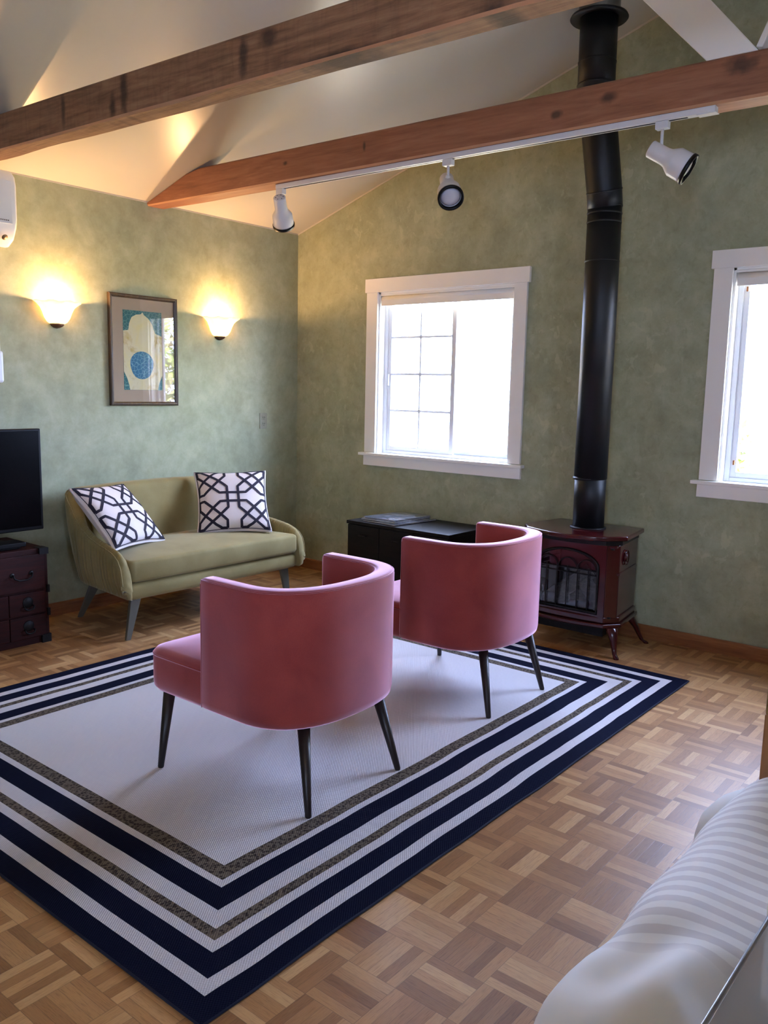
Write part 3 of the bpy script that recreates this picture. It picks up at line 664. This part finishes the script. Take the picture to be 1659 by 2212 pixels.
for i, (x, y) in enumerate(path):
    a, b = path[max(i-1, 0)], path[min(i+1, m-1)]; tx, ty_ = b[0]-a[0], b[1]-a[1]; L = math.hypot(tx, ty_); nx, ny = ty_/L, -tx/L   # inward/outward
    cx, cy = .5, 0.0
    if (cx-x)*nx+(cy-y)*ny < 0: nx, ny = -nx, -ny          # n points inward
    zt = interp(ztab, x)+.022*math.cos(PI*y/(2*HWS))*(1 if x < .12 else 0)
    arm = 1 if x > .2201 else 0
    # pleats
    s_ = x*1.0; k = 0
    if arm:
        for g in GROOVES[y > 0]: k += .0085*math.exp(-((x-g[0])/g[1])**2)
        k *= max(0, min(1, (.80-x)/.06))
    back = 1-min(1, max(0, (x-.09)/.25))
    lean = .10*back+.032*(1-back)       # how far the outer bottom sits inside
    th = .115*back+.062*(1-back)
    zb = .225+.02*(1-back)
    bot = lambda f: (x+nx*lean*f, y+ny*lean*f)
    q = []
    def add(off, z): q.append((x+nx*off, SC+y+ny*off, z))
    add(lean+.03, zb-.004); add(lean, zb+.004); add(lean*.9-.004+k, zb+.03)
    zr = zt-zb
    k = -k
    add(lean*.55-.010-k, zb+zr*.35); add(lean*.22-.008-k, zb+zr*.65); add(.0-k*.6, zt-.045); add(.006-k*.35, zt-.018); add(.022-k*.1, zt-.004+k*.25); add(th*.5, zt+.004+k*.3); add(th-.018, zt-.004+k*.3); add(th-.004+k*.3, zt-.020)
    add(th+.004+k*.6, zt-.05); zi = min(zt-.055, max(.40, zt-.18)); add(th+.03*back+k*.6, zi); add(th+.07*back, min(.38, zi-.02)); add(th+.07*back, zb+.01)
    rings.append(q)
def tip(rg_, dx, k):
    c_ = sum((Vector(q) for q in rg_), Vector())/len(rg_); return [tuple(c_+(Vector(q)-c_)*k+Vector((dx, 0, 0))) for q in rg_]
full = [tip(rings[0], .010, .45), tip(rings[0], .007, .82)]+rings+[tip(rings[-1], .007, .82), tip(rings[-1], .010, .45)]
bm = B(); loft(bm, full); obj('back_and_arms', bm, OLIVE, so, smooth=True)
bm = B(); tube(bm, [(r[6][0], r[6][1], r[6][2]+.004) for r in rings], .004, 6); obj('arm_seam', bm, OLIVE, so, smooth=True)
# seat rail and cushion
def pad(bm, x0, x1, y0, y1, z0, z1, r, crown, nx=14, ny=30, wr=0):
    """rounded, crowned block"""
    top = []; N_ = 5
    def ring(off, z, cr=0):
        pts = rrect(x0+off, y0+off, x1-off, y1-off, .035, 4)
        return [(p[0], p[1], z+cr) for p in pts]
    rr = [ring(r, z0), ring(r*.3, z0+r*.3), ring(0, z0+r), ring(0, z1-r), ring(r*.15, z1-r*.45), ring(r*.5, z1-r*.12), ring(r, z1)]
    for f in (.15, .35, .6, .85): rr.append(ring(min((x1-x0), (y1-y0))*.5*f*.98+r*(1-f), z1+crown*math.sin(f*PI/2)))
    return loft(bm, rr)
bm = B(); pad(bm, .30, .815, SC-.650, SC+.650, .228, .325, .03, .0)
for v in bm.verts: v.co.y = SC+(v.co.y-SC)*(1-.26*(.815-v.co.x)/.515)
obj('seat_rail', bm, OLIVE, so, smooth=True)
bm = B(); pad(bm, .20, .828, SC-.636, SC+.636, .328, .452, .022, .028)
for v in bm.verts: v.co.y = SC+(v.co.y-SC)*(1-.13*(.828-v.co.x)/.628)
obj('seat_cushion', bm, OLIVE, so, smooth=True)
for sy in (-1, 1):
    for top, foot in (((.76, .56), (.755, .612)), ((.34, .54), (.145, .530))):
        bm = B(); a = Vector((top[0], SC+sy*top[1], .245)); b = Vector((foot[0], SC+sy*foot[1], .0))
        w0, w1, d0, d1 = .034, .015, .012, .009
        ring = lambda p, w, d: [(p.x-d, p.y-w, p.z), (p.x+d, p.y-w, p.z), (p.x+d, p.y+w, p.z), (p.x-d, p.y+w, p.z)]
        loft(bm, [ring(b, w1, d1), ring(a, w0, d0)]); obj('leg', bm, GREYMETAL, so, bevel=.003)

# ------------------------------------------------------------------ lattice pillows
def pillow(loc, ux, vx, size, lab, fold=0.0):
    """ux, vx unit vectors of the pillow face; normal = ux x vx"""
    ux, vx = Vector(ux).normalized(), Vector(vx).normalized(); nn = ux.cross(vx).normalized(); vx = nn.cross(ux); c = Vector(loc)
    t = thing('throw_pillow', lab, 'pillow', loc, 'lattice patterned throw pillows on the sofa'); s = size/2; TH = .066
    def P(u, v, side=1, lift=0):
        k = (1-abs(u)**2.6)*(1-abs(v)**2.6); pin = 1-.085*(1-abs(v)**2)*abs(u)**6; pin2 = 1-.085*(1-abs(u)**2)*abs(v)**6
        h = TH*max(k, 0)**.45*side+side*.004+.004*noise.noise(Vector((u*2.2, v*2.2, 5+side)))*side
        return c+ux*(u*s*pin)+vx*(v*s*pin2)+nn*(h+lift*side)
    G = 26; bm = B()
    for side in (1, -1):
        g = [[bm.verts.new(P(-1+2*i/G, -1+2*j/G, side)) for j in range(G+1)] for i in range(G+1)]
        for i in range(G):
            for j in range(G): bm.faces.new((g[i][j], g[i+1][j], g[i+1][j+1], g[i][j+1]))
    bmesh.ops.remove_doubles(bm, verts=bm.verts, dist=.0095) if False else None
    edge = [(-1+2*i/G, -1) for i in range(G)]+[(1, -1+2*i/G) for i in range(G)]+[(1-2*i/G, 1) for i in range(G)]+[(-1, 1-2*i/G) for i in range(G)]
    body = obj('cover', bm, COTTON, t, smooth=True)
    bm = B(); tube(bm, [(P(u, v, 1)+P(u, v, -1))/2 for u, v in edge], .0075, 8, closed=True); obj('edge_cord', bm, COTTON, body, smooth=True)
    bm = B(); tube(bm, [P(u*.985, v*.985, 1, .003) for u, v in edge], .0022, 6, closed=True)
    paths = []
    for sx in (-1, 1):
        for sy in (-1, 1):
            m_ = lambda L: [(sx*a, sy*b) for a, b in L]
            paths += [m_([(.15, 0), (.15, .34), (.42, .60), (.84, .955), (.965, .955)]), m_([(0, .14), (.36, .14), (.62, .39), (.955, .74), (.965, .955)]),
                      m_([(.97, .10), (.80, .10), (.55, .35), (.19, .73), (.19, .965)]), m_([(.965, .10), (.955, .36), (.74, .60), (.50, .84), (.34, .955), (.19, .965)])]
    for L in paths:
        pts = []
        for (a, b), (c_, d_) in zip(L[:-1], L[1:]):
            n_ = max(2, int(math.hypot(c_-a, d_-b)/.05))
            pts += [(a+(c_-a)*i/n_, b+(d_-b)*i/n_) for i in range(n_)]
        pts.append(L[-1]); w = .037; rows = []
        for i, (u, v) in enumerate(pts):
            a, b = pts[max(i-1, 0)], pts[min(i+1, len(pts)-1)]; tx, ty_ = b[0]-a[0], b[1]-a[1]; l_ = math.hypot(tx, ty_); px_, py_ = -ty_/l_*w, tx/l_*w
            cl = lambda q: max(-.99, min(.99, q))
            A, Bv = (cl(u+px_), cl(v+py_)), (cl(u-px_), cl(v-py_)); rows.append([P(*A, 1, .0006), P(*Bv, 1, .0006), P(*Bv, 1, .0022), P(*A, 1, .0022)])
        loft(bm, rows)
    obj('lattice_tape', bm, NAVYT, body); return t
pillow((.480, -1.064, .650), (.589, .808, .019), (-.518, .360, .776), .46, 'lattice patterned throw pillow upright near the right arm of the sofa')
pillow((.450, -1.890, .640), (-.290, .955, -.035), (-.680, -.182, .712), .44, 'lattice patterned throw pillow slumped against the left arm of the sofa')

# ------------------------------------------------------------------ framed print
pc = thing('framed_print', 'framed abstract print in teal and cream hanging between the wall sconces', 'picture', (.0, -1.388, 1.60))
ya, yb, za, zb_ = -1.640, -1.133, 1.258, 1.946; fwid = .024
FRAME = mat_wood('bronze_brown_frame', srgb(42, 31, 20), srgb(64, 50, 34), srgb(88, 72, 50), 'z', .4)
bm = B()
def fr_ring(off, x): return [(x, ya+off, za+off), (x, yb-off, za+off), (x, yb-off, zb_-off), (x, ya+off, zb_-off)]
loft(bm, [fr_ring(0, .002), fr_ring(0, .022), fr_ring(.005, .027), fr_ring(.010, .024), fr_ring(.014, .024), fr_ring(.019, .020), fr_ring(fwid, .016), fr_ring(fwid, .004)], cap=False); obj('frame', bm, FRAME, pc)
obj('mat_board', bx((.004, ya+.01, za+.01), (.010, yb-.01, zb_-.01)), plain('pinkish_mat', srgb(178, 156, 132), .9, .01), pc)
pr = obj('print', bx((.010, -1.538, 1.356), (.0108, -1.250, 1.850)), mat_crackle('teal_crackle_ink', srgb(48, 106, 108), srgb(110, 155, 140)), pc)
fig = [(-1.536, 1.357), (-1.536, 1.357)]
fig = [(-1.495, 1.357), (-1.500, 1.385), (-1.515, 1.43), (-1.5375, 1.47), (-1.5375, 1.722), (-1.500, 1.728), (-1.493, 1.77), (-1.475, 1.808), (-1.44, 1.826), (-1.41, 1.829), (-1.393, 1.842), (-1.385, 1.828), (-1.35, 1.805), (-1.325, 1.775), (-1.312, 1.74), (-1.30, 1.715), (-1.2505, 1.70), (-1.2505, 1.45), (-1.275, 1.40), (-1.285, 1.357)]
bm = B(); prism(bm, fig, .0108, .0114, 'x'); obj('figure', bm, mat_blotch('cream_and_ochre_ink', srgb(224, 208, 150), srgb(222, 210, 172), srgb(196, 168, 96)), pr)
circ = [(-1.404+.086*math.cos(a)*(1+.04*math.sin(3*a)), 1.512+.090*math.sin(a)*(1+.03*math.cos(2*a))) for a in [2*PI*i/40 for i in range(40)]]
bm = B(); prism(bm, circ, .0114, .0120, 'x'); obj('disc', bm, mat_crackle('blue_crackle_ink', srgb(52, 112, 142), srgb(125, 170, 180)), pr)
obj('pane', bx((.0135, ya+.02, za+.02), (.0150, yb-.02, zb_-.02)), GLASS, pc)

# ------------------------------------------------------------------ sconces
SHADE = mat_shade(); BRONZE = plain('brown_bronze', srgb(92, 62, 40), .45, .1, 20, metal=.4)
def sconce(yc, lab):
    t = thing('wall_sconce', lab, 'wall light', (0, yc, 1.72), 'lit alabaster wall sconces on the left wall')
    c = (.002, yc, 1.70); a0, a1 = -PI/2, PI/2
    bm = B(); prof = [(.036, .026), (.060, .040), (.077, .065), (.088, .095), (.101, .120), (.122, .141), (.141, .153)]
    rings = []
    for r, h in prof+[(q[0]-.004, q[1]+.002) for q in prof[::-1]]:
        rings.append([(c[0]+r*math.cos(a)*(1+.02*math.cos(9*a)), yc+r*math.sin(a)*(1+.02*math.cos(9*a)), 1.70+h+(.004*math.cos(9*a) if r > .11 else 0)) for a in [a0+(a1-a0)*k/36 for k in range(37)]])
    loft(bm, rings, closed=False, cap=False); obj('shade', bm, SHADE, t, smooth=True)
    bm = B(); lathe(bm, [(0, .004), (.02, .008), (.036, .018), (.044, .030), (.04, .034), (0, .034)], c, 24, None, a0, a1); obj('base_cap', bm, BRONZE, t, smooth=True)
    obj('backplate', bx((.0, yc-.03, 1.725), (.012, yc+.03, 1.80)), BRONZE, t, bevel=.004)
    bm = B(); lathe(bm, [(.0, -.04), (.011, -.035), (.011, -.015), (.024, .005), (.027, .022), (.020, .038), (0, .046)], (.062, yc, 1.785), 20); obj('bulb', bm, BULB, t, smooth=True)
    l = bpy.data.lights.new('sconce_lamp', 'POINT'); l.energy = SCONCE_W; l.color = (1, .55, .24); l.shadow_soft_size = .024
    o = bpy.data.objects.new('sconce_lamp', l); COL.objects.link(o); o.parent = t; o.location = (.062, 0, .115+.0)
sconce(-1.977, 'lit wall sconce left of the framed print, nearest the air conditioner')
sconce(-.766, 'lit wall sconce right of the framed print, nearest the room corner')

# ------------------------------------------------------------------ outlet
OUT = plain('ivory_outlet_plastic', srgb(150, 150, 128), .5)
t = thing('wall_outlet', 'small beige duplex outlet on the left wall near the corner', 'outlet', (0, -.354, 1.143))
obj('cover_plate', bx((0, -.389, 1.086), (.006, -.319, 1.200)), OUT, t, bevel=.002)
for z in (1.166, 1.120):
    s = obj('socket', bx((.005, -.371, z-.016), (.0085, -.337, z+.016)), OUT, t, bevel=.003)
    bm = B(); box(bm, (.0083, -.363, z-.002), (.009, -.360, z+.009)); box(bm, (.0083, -.348, z-.002), (.009, -.345, z+.009)); box(bm, (.0083, -.356, z-.012), (.009, -.351, z-.007)); obj('slots', bm, BLKPL, s)

# ------------------------------------------------------------------ air conditioner
ac = thing('air_conditioner', 'white wall mounted air conditioner cut off by the left photo edge', 'air conditioner', (0, -2.7, 2.3))
prof = [(0, 2.125), (.10, 2.105), (.155, 2.135), (.190, 2.195), (.200, 2.24), (.202, 2.42), (.192, 2.465), (.165, 2.49), (0, 2.49)]
bm = B(); rings = []
for y, k in ((-3.12, .9), (-3.105, .98), (-3.09, 1), (-2.315, 1), (-2.30, .985), (-2.29, .93)):
    rings.append([(p[0]*k, y, 2.3+(p[1]-2.3)*k) for p in prof])
loft(bm, rings); obj('housing', bm, VINYL, ac, smooth=False, bevel=.006, seg=3)
obj('front_panel', bx((.2015, -3.08, 2.215), (.206, -2.325, 2.435)), VINYL, ac, bevel=.003)
bm = B(); [box(bm, (.05+.02*k, -3.06, 2.4895), (.058+.02*k, -2.34, 2.495)) for k in range(5)]; obj('top_grille', bm, GALV, ac)
hexb = B(); hexa(hexb, [(.120, -3.05, 2.108), (.182, -3.05, 2.172), (.184, -3.05, 2.170), (.122, -3.05, 2.106), (.120, -2.40, 2.108), (.182, -2.40, 2.172), (.184, -2.40, 2.170), (.122, -2.40, 2.106)]); obj('air_flap', hexb, VINYL, ac)
bm = B(); lathe(bm, [(0, 0), (.014, .001), (.016, .004), (0, .005)], (.170, -2.355, 2.150), 20, (.8, 0, -.6)); obj('sensor_window', bm, plain('grey_sensor', srgb(150, 120, 80), .3), ac, smooth=True)
bm = B(); [box(bm, (.2062, -2.402+.010*k, 2.228), (.2068, -2.395+.010*k, 2.234)) for k in range(6)]; obj('badge', bm, plain('grey_print', srgb(110, 104, 96), .6), ac)['label'] = 'tiny grey maker mark, unreadable'
lc = thing('line_cover', 'white vertical duct cover on the wall below the air conditioner', 'duct cover', (0, -2.38, 1.35))
obj('duct', bx((0, -2.435, 1.55), (.062, -2.345, 2.10)), VINYL, lc, bevel=.012, seg=4)
obj('end_sleeve', bx((0, -2.445, 1.385), (.072, -2.335, 1.56)), VINYL, lc, bevel=.016, seg=4)
bm = B(); tube(bm, [(.032, -2.385, 1.39), (.032, -2.385, 1.355)], .018, 16); obj('pipe_stub', bm, GALV, lc, smooth=True)

# ------------------------------------------------------------------ tansu chest, television, cord
ts = thing('tansu_chest', 'dark red lacquered drawer chest with black iron fittings under the television', 'chest of drawers', (.24, -2.87, 0))
ty0, ty1, tz = -3.40, -2.338, .517
obj('carcass', bx((.02, ty0, 0), (.452, ty1, tz)), TANSU, ts, bevel=.003)
def ring_handle(bm, y, z, w, x, drop):
    tube(bm, [(x+.004, y-w, z), (x+.016, y-w, z), (x+.018, y-w*.93, z-drop*.55), (x+.018, y-w*.45, z-drop), (x+.018, y+w*.45, z-drop), (x+.018, y+w*.93, z-drop*.55), (x+.016, y+w, z), (x+.004, y+w, z)], .0045, 8)
def drawer(ya_, yb2, z0_, z1_, kind):
    d = obj('drawer', bx((.450, ya_, z0_), (.465, yb2, z1_)), TANSU, ts, bevel=.003)
    yc = (ya_+yb2)/2 if kind != 'top' else -2.49
    for q in ([-2.49, -3.24] if kind == 'top' else [yc]):
        bm = B(); w = .052 if kind == 'top' else .026; zc = z0_+(z1_-z0_)*(.5 if kind == 'top' else .45)
        if kind == 'top':
            ring_handle(bm, q, zc, w, .465, .03)
            for s in (-1, 1): lathe(bm, [(0, 0), (.013, .001), (.011, .004), (0, .005)], (.465, q+s*w, zc), 14, (1, 0, 0))
        else:
            lathe(bm, [(0, 0), (.030, .0005), (.028, .003), (0, .005)], (.465, q, zc+.014), 24, (1, 0, 0)); ring_handle(bm, q, zc-.006, w, .466, .018)
        obj('handle', bm, IRON, d, smooth=True)
    return d
drawer(ty0+.02, ty1-.022, .298, .490, 'top')
for k in range(5):
    w_ = (ty1-.022-(ty0+.02))/5; a = ty0+.02+k*w_
    drawer(a+.002, a+w_-.002, .170, .288, 's'); drawer(a+.002, a+w_-.002, .040, .162, 's')
for y0_, y1_ in ((ty1-.05, ty1+.001), (ty0-.001, ty0+.05)):
    for z0_, z1_ in ((tz-.032, tz+.0015), (.0, .045)): obj('corner_bracket', bx((.40, y0_, z0_), (.4675, y1_, z1_)), IRON, ts)
for z in (.294, .166): obj('side_strap', bx((.44, ty1-.012, z-.02), (.467, ty1+.0012, z+.02)), IRON, ts)
tv = thing('television', 'flat black television standing on the dark red chest, screen off', 'television', (.25, -2.62, .518))
obj('bezel', bx((.235, -2.985, .585), (.272, -2.250, 1.142)), BLKPL, tv, bevel=.006, seg=3)
obj('screen', bx((.2715, -2.970, .605), (.2735, -2.264, 1.130)), SCREEN, tv)
bm = B(); prism(bm, rrect(.13, -2.80, .40, -2.435, .05), .518, .530); prism(bm, rrect(.20, -2.66, .30, -2.57, .02), .530, .60); obj('stand', bm, BLKPL, tv, bevel=.003, seg=3)
bm = B(); box(bm, (.31, -2.62, .5315), (.43, -2.44, .555)); tag(obj('set_top_box', bm, BLKPL, bevel=.004), 'small flat black box in front of the television stand', 'media box')
bm = B(); tube(bm, [(.05, -2.325, .16), (.10, -2.318, .13), (.20, -2.322, .10), (.30, -2.315, .085), (.36, -2.325, .05), (.40, -2.31, .015), (.30, -2.27, .006), (.12, -2.24, .006), (.03, -2.22, .02)], .004, 8)
tag(obj('power_cord', bm, WHITEM, smooth=True), 'thin white power cord hanging beside the dark red chest', 'cord')

# ------------------------------------------------------------------ bed at the right, counter
bd = thing('bed', 'bed with wooden frame at the right edge, under the striped duvet', 'bed', (4.8, -3.2, 0))
OAK = mat_wood('honey_oak', srgb(140, 92, 52), srgb(166, 114, 68), srgb(184, 132, 84), 'z', .45)
obj('headboard_panel', bx((4.26, -2.70, .20), (5.90, -2.675, .72)), OAK, bd, bevel=.003)
for x in (4.212, 5.90): obj('corner_post', bx((x, -2.765, 0), (x+.055, -2.665, .712)), OAK, bd, bevel=.004)
obj('top_molding', bx((4.214, -2.772, .712), (5.97, -2.655, .80)), plain('gilded_flecked_wood', srgb(150, 118, 70), .4, .5, 60, metal=.3), bd, bevel=.006)['label'] = 'gold flecked top edge'
obj('side_rail', bx((4.30, -3.74, .18), (4.33, -2.76, .30)), OAK, bd, bevel=.003); obj('side_rail', bx((5.90, -3.74, .18), (5.93, -2.76, .30)), OAK, bd, bevel=.003)
for x in (4.30, 5.88): obj('foot_leg', bx((x, -3.74, 0), (x+.05, -3.69, .30)), OAK, bd, bevel=.003)
bm = B(); pad(bm, 4.31, 5.90, -3.73, -2.77, .28, .50, .04, .01); obj('mattress', bm, COTW, bd, smooth=True)
# duvet: draped, puffy left edge and near edge
bm = B(); uvl = bm.loops.layers.uv.new('UVMap'); NX, NY = 90, 90
def duv(s, t_):
    """s across x from hanging hem (0) to right (1); t_ along y from near hem (0) to far (1)"""
    L = 1.9*s; rr = .13
    # cross section in x: hang from z .30, bulge to x=4.165, roll over to top
    hang = .20
    if L < hang: x = 4.185+.012*math.sin(L/hang*PI); z = .34+L/hang*.17
    elif L < hang+rr*PI/2: a = (L-hang)/rr; x = 4.185+rr*(1-math.cos(a)); z = .51+rr*math.sin(a)
    else: x = 4.315+(L-hang-rr*PI/2); z = .64
    M_ = 1.30*t_; h2 = .26; r2 = .12
    if M_ < h2: y = -3.80-.01*math.sin(M_/h2*PI); dz = -(.30-M_)*1.0
    elif M_ < h2+r2*PI/2: a = (M_-h2)/r2; y = -3.80+r2*(1-math.cos(a)); dz = -r2*(1-math.sin(a))
    else: y = -3.68+(M_-h2-r2*PI/2); dz = 0
    z2 = z+dz*(1 if L > hang else L/hang*.6+.1)
    z2 = max(.12, z2)
    # corner pulls in
    if dz < 0 and x < 4.4: x += (4.4-x)*.25*min(1, -dz/.15)
    n_ = noise.noise(Vector((x*3.1, y*3.3, z*2.0)))*.018+noise.noise(Vector((x*8, y*7, 4)))*.006
    fold = .024*math.exp(-((y+3.66)/.12)**2)*math.sin(x*38+y*14+3*noise.noise(Vector((x*5, y*5, 1))))
    top = max(0, min(1, (z-.50)/.12))
    far = max(0, (y+2.98)/.22); zz = z2+n_*.9*top+fold*top-.05*min(1, far)**2*top
    return (x+n_*.5*(1-top*.5)+.010*math.sin(y*21)*(1-top), min(y, -2.775), zz)
SQ = lambda i: (i/NX)**1.5
G = [[bm.verts.new(duv(SQ(i), j/NY)) for j in range(NY+1)] for i in range(NX+1)]
for i in range(NX):
    for j in range(NY):
        f = bm.faces.new((G[i][j], G[i+1][j], G[i+1][j+1], G[i][j+1]))
        for l, (a, b) in zip(f.loops, ((i, j), (i+1, j), (i+1, j+1), (i, j+1))): l[uvl].uv = (SQ(a)*1.9, b/NY*1.30)
o = obj('duvet', bm, SHEET, smooth=True); s_ = o.modifiers.new('solid', 'SOLIDIFY'); s_.thickness = .012; s_.offset = -1
tag(o, 'white satin striped duvet spilling over the left side of the bed', 'duvet')
bm = B(); rings = []
for i in range(17):
    a = i/16; y = -3.075+.36*a; w = math.sin(PI*min(1, max(0, .06+a*.88)))**.5
    rings.append([(4.27+(.135*w)*math.cos(k*PI/10), y, .485+(.095*w)*math.sin(k*PI/10)) for k in range(20)])
loft(bm, rings); obj('folded_sheet', bm, COTW, bd, smooth=True)['label'] = 'plain white sheet fold poking out below the duvet'
# half-height white cabinet with glossy top beside the camera
ct = thing('side_counter', 'grey glossy counter with thin metal rim at the bottom right corner', 'counter', (4.8, -4.2, 0))
obj('cabinet_body', bx((4.50, -4.60, 0), (5.30, -3.885, .835)), TRIM, ct, bevel=.003)
GREYT = N('grey_glossy_laminate'); _v = GREYT.noise(GREYT.coord(), 2.5, 2); GREYT.set(color=GREYT.ramp(_v, [(.4, srgb(104, 100, 92)), (.6, srgb(132, 126, 116))]), rough=.16, coat=.8)
obj('counter_top', bx((4.477, -4.62, .835), (5.32, -3.52, .848)), GREYT.m, ct, bevel=.002)
bm = B(); tube(bm, [(4.477, -4.62, .846), (4.477, -3.52, .846), (5.32, -3.52, .846)], .004, 8); obj('metal_rim', bm, GALV, ct, smooth=True)
wp = thing('white_panel', 'upright white panel standing on the bed at the right photo edge', 'panel', (4.8, -3.44, .655))
obj('board', bx((4.406, -3.455, .655), (5.20, -3.425, 1.16)), TRIM, wp, bevel=.003)

# ------------------------------------------------------------------ garden outside
GR = plain('dry_lawn', srgb(128, 120, 98), .9, .3, 4)
struct('ground', bx((-20, .4, -.35), (30, 30, -.3)), GR)
LEAF = N('garden_leaf'); _v = LEAF.white(LEAF.mapping(LEAF.coord(), (9, 9, 9))); LEAF.set(color=LEAF.ramp(LEAF.noise(LEAF.coord(), 5, 2), [(.35, srgb(70, 96, 40)), (.5, srgb(130, 150, 70)), (.65, srgb(196, 178, 130))]), rough=.6)
BARK = plain('bark', srgb(96, 78, 60), .9, .3, 20)
def bush(name, c, r, n, lab, cat, trunk=True, group=None):
    t = thing(name, lab, cat, (c[0], c[1], -.3), group); bm = B(); rnd = random.Random(int(c[0]*97+c[1]*13))
    for _ in range(n):
        d = Vector((rnd.gauss(0, 1), rnd.gauss(0, 1), rnd.gauss(0, 1))).normalized(); k = rnd.random()**.35
        p = Vector(c)+Vector((d.x*r[0], d.y*r[1], d.z*r[2]))*k*(1+.25*noise.noise(d*2.5)); s = rnd.uniform(.04, .10)
        a = Vector((rnd.gauss(0, 1), rnd.gauss(0, 1), rnd.gauss(0, 1))).normalized(); b = a.orthogonal().normalized()*.45
        v = [bm.verts.new(q) for q in (p-a*s, p+b*s, p+a*s, p-b*s)]; bm.faces.new(v)
    obj('foliage', bm, LEAF.m, t)
    if trunk: bm = B(); tube(bm, [(c[0], c[1], -.3), (c[0]+.05, c[1], c[2])], [.09, .04], 8); obj('trunk', bm, BARK, t)
bush('garden_tree', (5.4, 3.6, 1.35), (1.5, 1.1, 1.3), 5200, 'leafy garden tree outside, mirrored in the glass of the framed print', 'tree')
bush('garden_shrub', (1.55, 4.6, .75), (.55, .6, .75), 1400, 'sunlit green shrub outside, seen faintly through the right window', 'shrub')
# ------------------------------------------------------------------ tidy
for o in bpy.data.objects:
    if '_w' in o: del o['_w']
